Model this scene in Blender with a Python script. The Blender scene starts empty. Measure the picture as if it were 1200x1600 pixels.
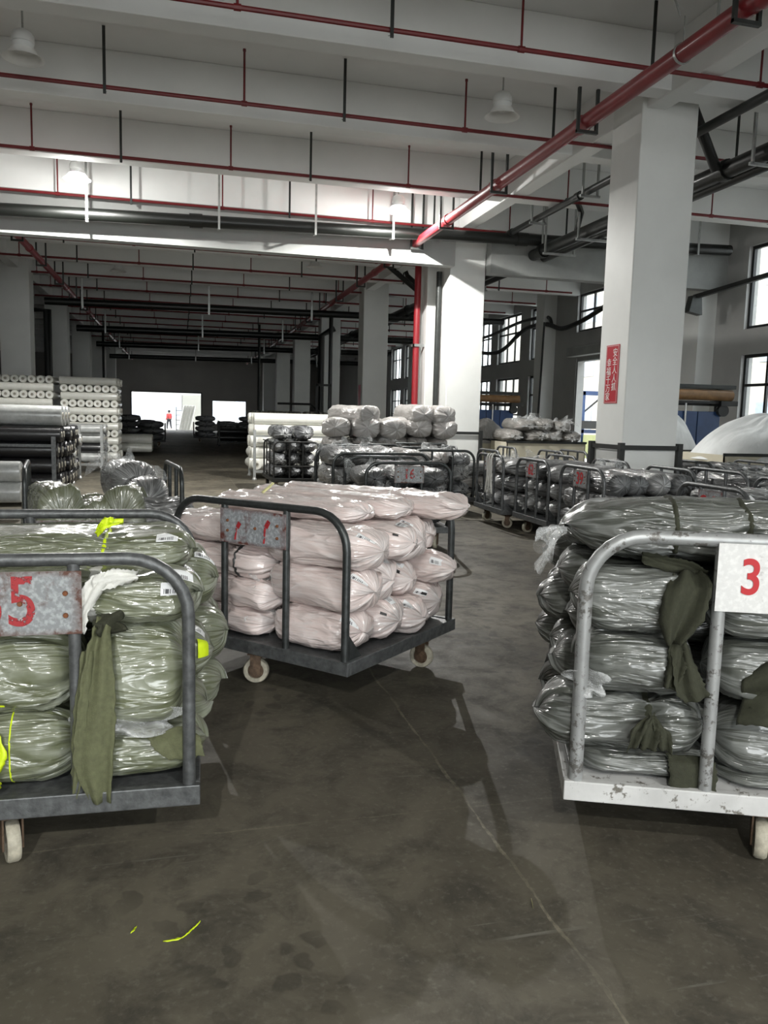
import bpy, bmesh, math, random
import numpy as np
from mathutils import Matrix, Vector
random.seed(7)
PI = math.pi
R = math.radians
C = bpy.context.scene.collection
S = bpy.context.scene

# ------------------------------------------------------------------ camera
EYE = 1.5
PITCH, YAW, ROLL, FPX = R(6.85), R(14.35), R(-1.47), 1250.0
fwd = Vector((math.sin(YAW)*math.cos(PITCH), math.cos(YAW)*math.cos(PITCH), -math.sin(PITCH)))
rgt = Vector((math.cos(YAW), -math.sin(YAW), 0))
dwn = fwd.cross(rgt)
r2 = math.cos(ROLL)*rgt + math.sin(ROLL)*dwn
d2 = -math.sin(ROLL)*rgt + math.cos(ROLL)*dwn
cd = bpy.data.cameras.new('camera'); cam = bpy.data.objects.new('camera', cd); C.objects.link(cam)
cam.matrix_world = Matrix(((r2.x, -d2.x, -fwd.x, 0), (r2.y, -d2.y, -fwd.y, 0), (r2.z, -d2.z, -fwd.z, EYE), (0, 0, 0, 1)))
cd.sensor_fit = 'VERTICAL'; cd.sensor_height = 24.0; cd.sensor_width = 18.0
cd.lens = FPX*24.0/1600.0; cd.clip_end = 400; cd.clip_start = .05
S.camera = cam

# ------------------------------------------------------------------ world, added fill light, exposure
W = bpy.data.worlds.new('overcast_sky'); S.world = W; W.use_nodes = True
bg = W.node_tree.nodes['Background']; bg.inputs['Color'].default_value = (.93, .97, 1.0, 1); bg.inputs['Strength'].default_value = 2.9
S.view_settings.view_transform = 'Standard'; S.view_settings.look = 'None'
S.view_settings.exposure = 0.80; S.view_settings.gamma = 1.0; S.view_settings.use_curve_mapping = False
LAMP_W = 1000.0
REAR_W = 900.0          # power of each lit hanging lamp
REAR_FILL_W = 150.0          # power of the fill light added behind the camera
def area(name, loc, rot, sx, sy, power, col=(1, 1, 1)):
    l = bpy.data.lights.new(name, 'AREA'); l.shape = 'RECTANGLE'; l.size = sx; l.size_y = sy; l.energy = power; l.color = col
    o = bpy.data.objects.new(name, l); o.location = loc; o.rotation_euler = rot; C.objects.link(o); return o
area('rear_fill_light', (1.0, -9.6, 2.5), (R(90), 0, 0), 9.0, 4.6, REAR_FILL_W, (.97, 1, .97))  # added unseen fill, standing in for daylight from an assumed rear opening

# ------------------------------------------------------------------ materials
def nodes(m):
    m.use_nodes = True; nt = m.node_tree; return nt, nt.nodes, nt.links, nt.nodes['Principled BSDF']
def tex(N, L, scale, detail=4, rough=.55, coord='Object', stretch=None, dist=0.0):
    tc = N.new('ShaderNodeTexCoord'); n = N.new('ShaderNodeTexNoise')
    n.inputs['Scale'].default_value = scale; n.inputs['Detail'].default_value = detail
    n.inputs['Roughness'].default_value = rough; n.inputs['Distortion'].default_value = dist
    if stretch:
        mp = N.new('ShaderNodeMapping'); mp.inputs['Scale'].default_value = stretch
        L.new(tc.outputs[coord], mp.inputs[0]); L.new(mp.outputs[0], n.inputs['Vector'])
    else: L.new(tc.outputs[coord], n.inputs['Vector'])
    return n.outputs['Fac']
def ramp(N, L, fac, p0, p1, c0=0.0, c1=1.0):
    r = N.new('ShaderNodeMapRange'); r.inputs[1].default_value = p0; r.inputs[2].default_value = p1
    r.inputs[3].default_value = c0; r.inputs[4].default_value = c1; L.new(fac, r.inputs[0]); return r.outputs[0]
def mixc(N, L, fac, a, b):
    m = N.new('ShaderNodeMix'); m.data_type = 'RGBA'
    if hasattr(fac, 'links') or hasattr(fac, 'is_output'): L.new(fac, m.inputs[0])
    else: m.inputs[0].default_value = fac
    for s, i in ((a, 6), (b, 7)):
        if isinstance(s, tuple): m.inputs[i].default_value = (*s, 1) if len(s) == 3 else s
        else: L.new(s, m.inputs[i])
    return m.outputs[2]
def math_(N, L, op, a, b=0.0, c=0.0):
    m = N.new('ShaderNodeMath'); m.operation = op
    for i, s in enumerate((a, b, c)):
        if isinstance(s, (int, float)): m.inputs[i].default_value = s
        else: L.new(s, m.inputs[i])
    return m.outputs[0]
def bump(N, L, h, strength, dist=.01):
    b = N.new('ShaderNodeBump'); b.inputs['Strength'].default_value = strength; b.inputs['Distance'].default_value = dist
    L.new(h, b.inputs['Height']); return b.outputs['Normal']
def simple(name, col, rough=.5, metal=0.0, var=.12, scale=6.0, bmp=0.0, bscale=40.0, coat=0.0, stretch=None):
    m = bpy.data.materials.new(name); nt, N, L, P = nodes(m)
    f = tex(N, L, scale, 5, .6, 'Object', stretch)
    f = ramp(N, L, f, .3, .7)
    c = mixc(N, L, f, tuple(v*(1-var) for v in col), tuple(min(1, v*(1+var)) for v in col))
    L.new(c, P.inputs['Base Color']); P.inputs['Roughness'].default_value = rough; P.inputs['Metallic'].default_value = metal
    P.inputs['Coat Weight'].default_value = coat; P.inputs['Coat Roughness'].default_value = .12
    if bmp: L.new(bump(N, L, tex(N, L, bscale, 4, .6, 'Object', stretch), bmp), P.inputs['Normal'])
    return m
def film(name, col, haze=.35, hazecol=(.62, .64, .63), coat=1.0, crump=1.0, ior=1.85, rough=.55):
    """cloth seen through a clear, tightly drawn plastic bag: glossy creased coat, milky where the film bunches up"""
    m = bpy.data.materials.new(name); nt, N, L, P = nodes(m)
    s1 = tex(N, L, 1.0, 3, .5, 'UV', (34, 3.0, 1), .8)      # fine creases drawn along the bundle
    s2 = tex(N, L, 1.0, 2, .5, 'UV', (12, 2.4, 1), 1.6)     # broad folds
    s3 = tex(N, L, 1.0, 3, .5, 'UV', (4.5, 2.2, 1), .6)
    def ridge(f): return math_(N, L, 'SUBTRACT', 1.0, math_(N, L, 'ABSOLUTE', math_(N, L, 'MULTIPLY', math_(N, L, 'SUBTRACT', f, .5), 4.0)))
    r1, r2_ = ridge(s1), ridge(s2)
    a = math_(N, L, 'MULTIPLY', ramp(N, L, r1, .55, .98), ramp(N, L, s3, .42, .62))
    b = math_(N, L, 'MULTIPLY', ramp(N, L, r2_, .62, 1.0), ramp(N, L, s3, .62, .40))
    tc = N.new('ShaderNodeTexCoord'); sp = N.new('ShaderNodeSeparateXYZ'); L.new(tc.outputs['Generated'], sp.inputs[0])
    gather = ramp(N, L, math_(N, L, 'ABSOLUTE', math_(N, L, 'SUBTRACT', sp.outputs[0], .5)), .44, .50)   # film gathered at the tied ends
    h = math_(N, L, 'ADD', math_(N, L, 'MAXIMUM', a, b), math_(N, L, 'MULTIPLY', gather, ramp(N, L, r1, .45, .9)))
    hz = math_(N, L, 'MULTIPLY', h, haze*1.25); hz = math_(N, L, 'ADD', hz, haze*.14)
    hz.node.use_clamp = True
    fab = mixc(N, L, ramp(N, L, s3, .3, .7), tuple(v*.8 for v in col), tuple(v*1.12 for v in col))
    L.new(mixc(N, L, hz, fab, hazecol), P.inputs['Base Color'])
    P.inputs['Roughness'].default_value = rough; P.inputs['Coat Weight'].default_value = coat
    P.inputs['Coat Roughness'].default_value = .17; P.inputs['Coat IOR'].default_value = ior
    hh = math_(N, L, 'ADD', math_(N, L, 'MULTIPLY', r1, .35), r2_)
    L.new(bump(N, L, hh, 1.0, .011*crump), P.inputs['Coat Normal'])
    L.new(bump(N, L, hh, .6, .006*crump), P.inputs['Normal'])
    return m
def clear_film(name, opac=.45, tint=(.8, .82, .82)):
    m = bpy.data.materials.new(name); nt, N, L, P = nodes(m)
    f = tex(N, L, 22, 4, .6, 'Object', None, 1.0)
    P.inputs['Base Color'].default_value = (*tint, 1); P.inputs['Roughness'].default_value = .2
    P.inputs['Specular IOR Level'].default_value = .9
    L.new(ramp(N, L, f, .35, .7, opac*.55, min(1, opac*1.6)), P.inputs['Alpha'])
    L.new(bump(N, L, f, .7, .01), P.inputs['Normal'])
    return m
def worn_paint(name, col, under, thr=.55, scale=14, rough=.5, metal=0.0):
    """paint chipped through to what is underneath"""
    m = bpy.data.materials.new(name); nt, N, L, P = nodes(m)
    f = tex(N, L, scale, 6, .68); k = ramp(N, L, f, thr-.02, thr+.03)
    g = tex(N, L, scale*.35, 4, .6)
    c = mixc(N, L, k, mixc(N, L, ramp(N, L, g, .35, .65), tuple(v*.8 for v in col), col), under)
    L.new(c, P.inputs['Base Color']); P.inputs['Roughness'].default_value = rough; P.inputs['Metallic'].default_value = metal
    L.new(bump(N, L, f, .25, .004), P.inputs['Normal'])
    return m
def plate_mat(name, col, rust, amount):
    m = bpy.data.materials.new(name); nt, N, L, P = nodes(m)
    f = tex(N, L, 9, 7, .7); fine = tex(N, L, 60, 4, .6)
    tc = N.new('ShaderNodeTexCoord'); sp = N.new('ShaderNodeSeparateXYZ'); L.new(tc.outputs['Generated'], sp.inputs[0])
    ed = None
    for o in (0, 2):
        e = math_(N, L, 'ABSOLUTE', math_(N, L, 'SUBTRACT', sp.outputs[o], .5))
        ed = e if ed is None else math_(N, L, 'MAXIMUM', ed, e)
    ed = ramp(N, L, ed, .40, .5, 0, amount)
    k = math_(N, L, 'ADD', ramp(N, L, f, .62-.08*amount, .70), math_(N, L, 'MULTIPLY', ed, ramp(N, L, f, .3, .6)))
    k.node.use_clamp = True
    base = mixc(N, L, ramp(N, L, fine, .45, .62), tuple(v*(.62 if amount > .5 else .88) for v in col), col)
    L.new(mixc(N, L, k, base, rust), P.inputs['Base Color']); P.inputs['Roughness'].default_value = .6
    return m
def worn_number(name, col, thr=.56, scale=30):
    m = bpy.data.materials.new(name); nt, N, L, P = nodes(m)
    P.inputs['Base Color'].default_value = (*col, 1); P.inputs['Roughness'].default_value = .55
    L.new(ramp(N, L, tex(N, L, scale, 5, .7), thr+.02, thr-.04, 0, 1), P.inputs['Alpha'])
    return m
def emis(name, col, st):
    m = bpy.data.materials.new(name); nt, N, L, P = nodes(m)
    P.inputs['Base Color'].default_value = (*col, 1); P.inputs['Emission Color'].default_value = (*col, 1); P.inputs['Emission Strength'].default_value = st
    return m
def glass_mat():
    m = bpy.data.materials.new('window_glass'); nt, N, L, P = nodes(m)
    t = N.new('ShaderNodeBsdfTransparent'); t.inputs[0].default_value = (.93, .95, .95, 1); g = N.new('ShaderNodeBsdfGlossy'); g.inputs['Roughness'].default_value = .03
    mx = N.new('ShaderNodeMixShader'); mx.inputs[0].default_value = .05; L.new(t.outputs[0], mx.inputs[1]); L.new(g.outputs[0], mx.inputs[2])
    L.new(mx.outputs[0], N['Material Output'].inputs[0]); return m
def shade_mat():
    """white lamp shade that lets some of its light through"""
    m = bpy.data.materials.new('milky_lamp_shade'); nt, N, L, P = nodes(m)
    P.inputs['Base Color'].default_value = (.74, .75, .74, 1); P.inputs['Roughness'].default_value = .35
    t = N.new('ShaderNodeBsdfTransparent'); mx = N.new('ShaderNodeMixShader'); mx.inputs[0].default_value = .34
    L.new(P.outputs[0], mx.inputs[1]); L.new(t.outputs[0], mx.inputs[2]); L.new(mx.outputs[0], N['Material Output'].inputs[0]); return m
def floor_mat():
    m = bpy.data.materials.new('worn_concrete'); nt, N, L, P = nodes(m)
    big = tex(N, L, .55, 6, .62, 'Object', None, .6); mid = tex(N, L, 3.6, 8, .70, 'Object', None, .5); fine = tex(N, L, 38, 5, .65)
    c = mixc(N, L, ramp(N, L, big, .38, .62), (.068, .060, .045), (.148, .133, .101))
    c = mixc(N, L, ramp(N, L, mid, .46, .66, 0, .75), c, (.040, .037, .030))
    c = mixc(N, L, ramp(N, L, fine, .54, .72, 0, .65), c, (.165, .152, .122))
    # dark round drips
    tc = N.new('ShaderNodeTexCoord'); v = N.new('ShaderNodeTexVoronoi'); v.inputs['Scale'].default_value = 8.5; v.inputs['Randomness'].default_value = 1
    wob = N.new('ShaderNodeVectorMath'); wob.operation = 'ADD'
    nz = N.new('ShaderNodeTexNoise'); nz.inputs['Scale'].default_value = 9; sc = N.new('ShaderNodeVectorMath'); sc.operation = 'SCALE'; sc.inputs['Scale'].default_value = .12
    L.new(tc.outputs['Object'], nz.inputs['Vector']); L.new(nz.outputs['Color'], sc.inputs[0]); L.new(tc.outputs['Object'], wob.inputs[0]); L.new(sc.outputs[0], wob.inputs[1]); L.new(wob.outputs[0], v.inputs['Vector'])
    drip = math_(N, L, 'MULTIPLY', ramp(N, L, v.outputs['Distance'], .36, .30), ramp(N, L, tex(N, L, .7, 2, .5, 'Object', (1, 1, 1)), .53, .58))
    c = mixc(N, L, math_(N, L, 'MULTIPLY', drip, .45), c, (.030, .028, .023))
    # scratches
    s = tex(N, L, 1.0, 3, .5, 'Object', (1.3, 46, 1), 1.2)
    c = mixc(N, L, math_(N, L, 'MULTIPLY', ramp(N, L, s, .68, .75), ramp(N, L, mid, .45, .6, 0, .5)), c, (.24, .23, .20))
    # slab joints, filled with pale dust
    sp = N.new('ShaderNodeSeparateXYZ'); L.new(tc.outputs['Object'], sp.inputs[0])
    wn = tex(N, L, 3.0, 5, .6); wig = ramp(N, L, wn, .2, .8, -.016, .016); wid = ramp(N, L, tex(N, L, 7, 4, .7), .3, .75, .001, .011)
    jx = math_(N, L, 'ABSOLUTE', math_(N, L, 'ADD', math_(N, L, 'SUBTRACT', sp.outputs[0], 1.085), wig))
    jy = math_(N, L, 'ABSOLUTE', math_(N, L, 'SUBTRACT', math_(N, L, 'PINGPONG', math_(N, L, 'ADD', math_(N, L, 'SUBTRACT', sp.outputs[1], 2.77), wig), 2.9), 0.0))
    j = math_(N, L, 'MAXIMUM', math_(N, L, 'LESS_THAN', jx, wid), math_(N, L, 'MULTIPLY', math_(N, L, 'LESS_THAN', jy, math_(N, L, 'MULTIPLY', wid, .7)), .6))
    j = math_(N, L, 'MULTIPLY', j, math_(N, L, 'MULTIPLY', ramp(N, L, fine, .35, .6, .2, .8), ramp(N, L, wn, .40, .60, .30, .95)))
    c = mixc(N, L, j, c, (.24, .215, .16))
    L.new(c, P.inputs['Base Color'])
    L.new(ramp(N, L, mid, .3, .7, .50, .75), P.inputs['Roughness']); P.inputs['Specular IOR Level'].default_value = .3
    L.new(bump(N, L, fine, .12, .004), P.inputs['Normal'])
    return m
def barcode_mat():
    m = bpy.data.materials.new('printed_label'); nt, N, L, P = nodes(m)
    tc = N.new('ShaderNodeTexCoord'); sp = N.new('ShaderNodeSeparateXYZ'); L.new(tc.outputs['UV'], sp.inputs[0])
    w = N.new('ShaderNodeTexWhiteNoise'); w.noise_dimensions = '1D'
    L.new(math_(N, L, 'FLOOR', math_(N, L, 'MULTIPLY', sp.outputs[0], 26)), w.inputs['W'])
    bar = math_(N, L, 'GREATER_THAN', w.outputs[0], .52)
    iny = math_(N, L, 'MULTIPLY', math_(N, L, 'GREATER_THAN', sp.outputs[1], .42), math_(N, L, 'LESS_THAN', sp.outputs[1], .85))
    inx = math_(N, L, 'MULTIPLY', math_(N, L, 'GREATER_THAN', sp.outputs[0], .12), math_(N, L, 'LESS_THAN', sp.outputs[0], .88))
    k = math_(N, L, 'MULTIPLY', bar, math_(N, L, 'MULTIPLY', iny, inx))
    L.new(mixc(N, L, k, (.82, .83, .84), (.12, .12, .13)), P.inputs['Base Color']); P.inputs['Roughness'].default_value = .4
    return m

M = {}
M['floor'] = floor_mat()
M['white_paint'] = simple('white_wall_paint', (.72, .73, .71), .6, 0, .05, 1.2, .05, 6)
M['ceiling_paint'] = simple('white_ceiling_paint', (.82, .83, .82), .7, 0, .05, .8)
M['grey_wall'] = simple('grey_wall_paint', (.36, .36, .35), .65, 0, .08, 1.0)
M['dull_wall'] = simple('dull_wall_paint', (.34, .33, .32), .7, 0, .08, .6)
M['grey_beam'] = simple('grey_primer', (.34, .35, .34), .7, 0, .06, 1.5)
M['bare'] = simple('bare_concrete', (.30, .31, .30), .75, 0, .12, 2.0)
M['red_pipe'] = simple('red_pipe_enamel', (.15, .008, .011), .42, 0, .18, 3, coat=.1)
M['red_main'] = simple('red_main_enamel', (.24, .010, .016), .40, 0, .12, 2, coat=.15)
M['black_pipe'] = simple('black_pipe_plastic', (.004, .005, .004), .42, 0, .2, 3, coat=.1)
M['black_iron'] = simple('black_iron', (.022, .023, .022), .5, .2, .2, 6)
M['hanger'] = simple('dark_hanger_steel', (.035, .038, .036), .45, .4, .2, 8)
M['zinc'] = simple('zinc_steel', (.42, .43, .42), .38, .75, .15, 9)
M['dark_steel'] = simple('worn_dark_cart_steel', (.055, .06, .06), .36, .55, .35, 24, .12, 60)
M['grey_steel'] = simple('worn_grey_cart_steel', (.105, .11, .112), .42, .4, .4, 30, .15, 60)
M['galv'] = worn_paint('scuffed_silver_paint', (.38, .39, .39), (.15, .145, .135), .56, 26, .38, .35)
M['white_deck'] = worn_paint('scuffed_white_paint', (.60, .60, .59), (.15, .14, .12), .60, 18, .5)
M['rust'] = simple('rust', (.15, .055, .022), .85, 0, .4, 40, .4, 80)
M['plate_grey'] = plate_mat('rusty_grey_plate', (.36, .38, .39), (.09, .035, .022), 1.0)
M['plate_red'] = plate_mat('rusty_red_grey_plate', (.38, .40, .42), (.11, .03, .022), .9)
M['plate_white'] = plate_mat('chalky_white_plate', (.74, .74, .73), (.35, .34, .33), .1)
M['num_dark'] = worn_number('worn_dark_red_number', (.33, .02, .025), .545, 26)
M['num_red'] = worn_number('red_number', (.46, .012, .018), .66, 24)
M['tyre'] = simple('cream_cart_tyre', (.42, .39, .31), .6, 0, .3, 30, .2, 60)
M['dirty_tyre'] = simple('dirty_red_tyre', (.16, .09, .075), .6, 0, .4, 30, .2, 60)
M['hub'] = simple('rusty_hub', (.13, .085, .055), .55, .4, .4, 40)
M['olive_film'] = film('olive_cloth_in_plastic', (.110, .123, .058), .25, (.58, .61, .55), 1, 1, 1.75)
M['grey_film'] = film('greyish_olive_cloth_in_plastic', (.055, .060, .048), .24, (.56, .58, .57), .9, 1.15, 1.7)
M['pink_film'] = film('pale_pink_cloth_in_plastic', (.74, .61, .58), .42, (.80, .76, .75), .9, 1.2)
M['char_film'] = film('charcoal_cloth_in_plastic', (.020, .021, .022), .20, (.45, .47, .48), .6)
M['black_film'] = film('black_cloth_in_plastic', (.006, .007, .009), .34, (.62, .64, .66), .8)
M['dirty_white_film'] = film('off_white_cloth_in_plastic', (.27, .255, .24), .40, (.46, .45, .44), .8)
M['silver_film'] = film('grey_cloth_in_clouded_plastic', (.055, .056, .057), .50, (.50, .51, .51), .9)
M['sack_film'] = film('grey_translucent_sack', (.20, .19, .175), .35, (.40, .39, .37), .6)
M['white_bag'] = film('white_woven_bag', (.74, .76, .76), .10, (.80, .81, .81), .15, .7)
M['olive_cloth'] = simple('olive_cloth', (.028, .030, .016), .85, 0, .2, 60, .35, 300)
M['olive_strip'] = simple('lighter_olive_cloth', (.105, .112, .056), .8, 0, .2, 50, .35, 300)
M['white_cloth'] = simple('white_cloth_strip', (.66, .66, .62), .8, 0, .08, 40, .3, 200)
M['neon'] = simple('neon_yellow_tape', (.62, .78, .015), .5, 0, .08, 30)
M['pale_tape'] = simple('pale_yellow_tape', (.75, .72, .36), .5, 0, .08, 30)
M['white_band'] = simple('white_band', (.78, .74, .72), .5, 0, .05, 20)
M['black_band'] = simple('black_band', (.015, .015, .015), .5)
M['bag_plastic'] = clear_film('clear_bag_plastic', .26)
M['label'] = barcode_mat()
M['roll_white'] = simple('white_roll_film', (.80, .80, .74), .32, 0, .06, 9, .25, 18, coat=.4)
M['roll_core'] = simple('paper_core', (.42, .40, .34), .8)
M['roll_dark_hole'] = simple('hollow_core', (.06, .055, .05), .9)
M['roll_black'] = simple('black_roll_cloth', (.010, .010, .012), .4, 0, .3, 8, .5, 30, coat=.5)
M['roll_grey'] = simple('grey_roll_film', (.40, .41, .40), .3, 0, .2, 9, .4, 20, coat=.6)
M['roll_dim'] = simple('brownish_roll', (.30, .28, .25), .6, 0, .15, 9)
M['wood'] = simple('pallet_wood', (.30, .19, .09), .75, 0, .25, 4, .2, 30, stretch=(1, 12, 12))
M['cream_side'] = simple('cream_board', (.60, .56, .44), .6, 0, .06, 3)
M['blue'] = simple('blue_enamel', (.018, .055, .16), .4, 0, .15, 5)
M['orange_wood'] = simple('amber_roller', (.20, .11, .045), .45, 0, .25, 7)
M['frame'] = simple('dark_window_frame', (.014, .015, .016), .4, .3)
M['glass'] = glass_mat()
M['sign_red'] = simple('red_sign_board', (.46, .012, .026), .4, 0, .05, 4)
M['sign_white'] = simple('white_sign_lettering', (.82, .82, .80), .5)
M['lamp_white'] = simple('white_lamp_enamel', (.66, .67, .66), .35, 0, .05, 6)
M['shade'] = shade_mat()
M['lamp_inner'] = simple('lamp_reflector', (.70, .70, .68), .4, 0, .03, 6)
M['bulb_on'] = emis('lit_bulb', (1, 1, .97), 60)
M['bulb_off'] = simple('unlit_bulb', (.7, .7, .68), .3)
M['facade'] = simple('beige_facade', (.60, .55, .48), .8, 0, .08, .5)
M['facade_pale'] = simple('pale_facade', (.50, .50, .49), .8, 0, .08, .4)
M['facade_cream'] = simple('cream_sheet', (.62, .62, .56), .7, 0, .04, 1)
M['yard'] = simple('yard_concrete', (.5, .49, .47), .85, 0, .1, .6)
M['skin'] = simple('skin', (.42, .26, .19), .6)
M['red_jacket'] = simple('red_jacket', (.52, .06, .06), .8)
M['trousers'] = simple('dark_trousers', (.02, .02, .025), .8)
M['hair'] = simple('black_hair', (.01, .01, .01), .6)
M['steel_blue'] = simple('pale_blue_machine', (.45, .50, .58), .5)
M['lime'] = simple('lime_cloth', (.42, .45, .22), .7)

# ------------------------------------------------------------------ mesh helpers
class MB:
    def __init__(s): s.v = []; s.f = []
    def add(s, vs, fs):
        o = len(s.v); s.v.extend([tuple(v) for v in vs]); s.f.extend([tuple(i+o for i in f) for f in fs]); return s
    def box(s, x0, x1, y0, y1, z0, z1):
        v = [(x, y, z) for z in (z0, z1) for y in (y0, y1) for x in (x0, x1)]
        return s.add(v, [(0, 2, 3, 1), (4, 5, 7, 6), (0, 1, 5, 4), (2, 6, 7, 3), (0, 4, 6, 2), (1, 3, 7, 5)])
    def bar(s, p0, p1, w, h=None):
        h = h or w; p0 = Vector(p0); p1 = Vector(p1); d = (p1-p0).normalized()
        a = d.cross(Vector((0, 0, 1))) if abs(d.z) < .95 else d.cross(Vector((0, 1, 0))); a.normalize(); b = a.cross(d)
        vs = [p + a*sx*w/2 + b*sy*h/2 for p in (p0, p1) for sx, sy in ((-1, -1), (1, -1), (1, 1), (-1, 1))]
        return s.add(vs, [(3, 2, 1, 0), (4, 5, 6, 7), (0, 1, 5, 4), (1, 2, 6, 5), (2, 3, 7, 6), (3, 0, 4, 7)])
    def tube(s, path, r, n=12, cap=True):
        P = [Vector(p) for p in path]; rs = r if isinstance(r, (list, tuple)) else [r]*len(P)
        rings = []; ref = None
        for i, p in enumerate(P):
            d = (P[min(i+1, len(P)-1)] - P[max(i-1, 0)]).normalized()
            if ref is None:
                ref = Vector((0, 0, 1)) if abs(d.z) < .9 else Vector((1, 0, 0))
            a = (ref - d*ref.dot(d)).normalized(); b = d.cross(a); ref = a
            rings.append([p + (a*math.cos(2*PI*k/n) + b*math.sin(2*PI*k/n))*rs[i] for k in range(n)])
        vs = [v for r_ in rings for v in r_]; fs = []
        for i in range(len(P)-1):
            for k in range(n):
                fs.append((i*n+k, i*n+(k+1) % n, (i+1)*n+(k+1) % n, (i+1)*n+k))
        if cap: fs.append(tuple(reversed(range(n)))); fs.append(tuple((len(P)-1)*n+k for k in range(n)))
        return s.add(vs, fs)
    def lathe(s, prof, n=24, axis='z', org=(0, 0, 0)):
        vs = []; fs = []; ox, oy, oz = org
        for r, h in prof:
            for k in range(n):
                c, q = r*math.cos(2*PI*k/n), r*math.sin(2*PI*k/n)
                vs.append({'z': (ox+c, oy+q, oz+h), 'y': (ox+c, oy+h, oz-q), 'x': (ox+h, oy+c, oz+q)}[axis])
        for i in range(len(prof)-1):
            for k in range(n): fs.append((i*n+k, i*n+(k+1) % n, (i+1)*n+(k+1) % n, (i+1)*n+k))
        return s.add(vs, fs)
    def prism(s, poly, d0, d1, plane='xz'):
        n = len(poly); f = {'xz': lambda a, b, d: (a, d, b), 'yz': lambda a, b, d: (d, a, b), 'xy': lambda a, b, d: (a, b, d)}[plane]
        vs = [f(a, b, d0) for a, b in poly] + [f(a, b, d1) for a, b in poly]
        return s.add(vs, [tuple(reversed(range(n))), tuple(range(n, 2*n))] + [(i, (i+1) % n, n+(i+1) % n, n+i) for i in range(n)])
    def mesh(s, name):
        me = bpy.data.meshes.new(name); me.from_pydata(s.v, [], s.f)
        bm = bmesh.new(); bm.from_mesh(me); bmesh.ops.recalc_face_normals(bm, faces=bm.faces); bm.to_mesh(me); bm.free(); me.update(); return me
    def build(s, name, m, parent=None, smooth=False, bevel=0.0, loc=None):
        me = s.mesh(name); me.materials.append(M[m] if isinstance(m, str) else m)
        o = bpy.data.objects.new(name, me); C.objects.link(o)
        if parent: o.parent = parent
        if loc: o.location = loc
        if smooth:
            for p in me.polygons: p.use_smooth = True
            me.set_sharp_from_angle(angle=R(40))
        if bevel:
            b = o.modifiers.new('bevel', 'BEVEL'); b.width = bevel; b.segments = 2; b.limit_method = 'ANGLE'
        return o
def tag(o, label=None, cat=None, group=None, kind=None):
    if label: o['label'] = label
    if cat: o['category'] = cat
    if group: o['group'] = group
    if kind: o['kind'] = kind
    return o
def empty(name, loc=(0, 0, 0), rz=0.0, label=None, cat=None, group=None, kind=None):
    o = bpy.data.objects.new(name, None); C.objects.link(o); o.location = loc; o.rotation_euler = (0, 0, rz); o.empty_display_size = .2
    return tag(o, label, cat, group, kind)
def copy_tree(o, parent=None):
    c = o.copy(); C.objects.link(c)
    if parent: c.parent = parent
    for ch in o.children: copy_tree(ch, c)
    return c
def struct(o, label=None, cat=None):
    return tag(o, label, cat, None, 'structure')
def grid_mesh(name, P, m, closed=False, uv=None, parent=None, thick=0.0):
    """P: (rows, cols, 3) array; closed wraps the columns"""
    nr, nc = P.shape[:2]; me = bpy.data.meshes.new(name)
    idx = np.arange(nr*nc).reshape(nr, nc)
    if closed: idx = np.concatenate([idx, idx[:, :1]], 1)
    q = np.stack([idx[:-1, :-1], idx[:-1, 1:], idx[1:, 1:], idx[1:, :-1]], -1).reshape(-1, 4)
    me.vertices.add(nr*nc); me.vertices.foreach_set('co', P.reshape(-1).astype(np.float32))
    me.loops.add(q.size); me.loops.foreach_set('vertex_index', q.reshape(-1).astype(np.int32))
    me.polygons.add(len(q)); me.polygons.foreach_set('loop_start', (np.arange(len(q))*4).astype(np.int32))
    me.polygons.foreach_set('use_smooth', np.ones(len(q), dtype=bool))
    if uv is not None:
        u = me.uv_layers.new(name='UVMap'); ncl = idx.shape[1]
        rr, cc = np.meshgrid(np.arange(nr), np.arange(ncl), indexing='ij')
        ii = np.stack([rr[:-1, :-1]*ncl+cc[:-1, :-1], rr[:-1, 1:]*ncl+cc[:-1, 1:], rr[1:, 1:]*ncl+cc[1:, 1:], rr[1:, :-1]*ncl+cc[1:, :-1]], -1).reshape(-1)
        u.data.foreach_set('uv', uv.reshape(-1, 2)[ii].reshape(-1).astype(np.float32))
    me.update(calc_edges=True); me.validate()
    me.materials.append(M[m] if isinstance(m, str) else m)
    o = bpy.data.objects.new(name, me); C.objects.link(o)
    if parent: o.parent = parent
    if thick:
        s = o.modifiers.new('solid', 'SOLIDIFY'); s.thickness = thick; s.offset = 0
    return o
def text_mesh(name, body, size, m, parent, loc, rot, extrude=.0015, bold=.0, sx=1.0):
    cu = bpy.data.curves.new(name, 'FONT'); cu.body = body; cu.size = size; cu.align_x = 'CENTER'; cu.align_y = 'CENTER'; cu.extrude = extrude; cu.offset = bold
    t = bpy.data.objects.new(name, cu); C.objects.link(t)
    bpy.context.view_layer.update(); dg = bpy.context.evaluated_depsgraph_get()
    me = bpy.data.meshes.new_from_object(t.evaluated_get(dg)); bpy.data.objects.remove(t); bpy.data.curves.remove(cu)
    me.name = name; me.materials.clear(); me.materials.append(M[m])
    o = bpy.data.objects.new(name, me); C.objects.link(o); o.location = loc; o.rotation_euler = rot; o.scale = (sx, 1, 1)
    if parent: o.parent = parent
    return o

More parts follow.
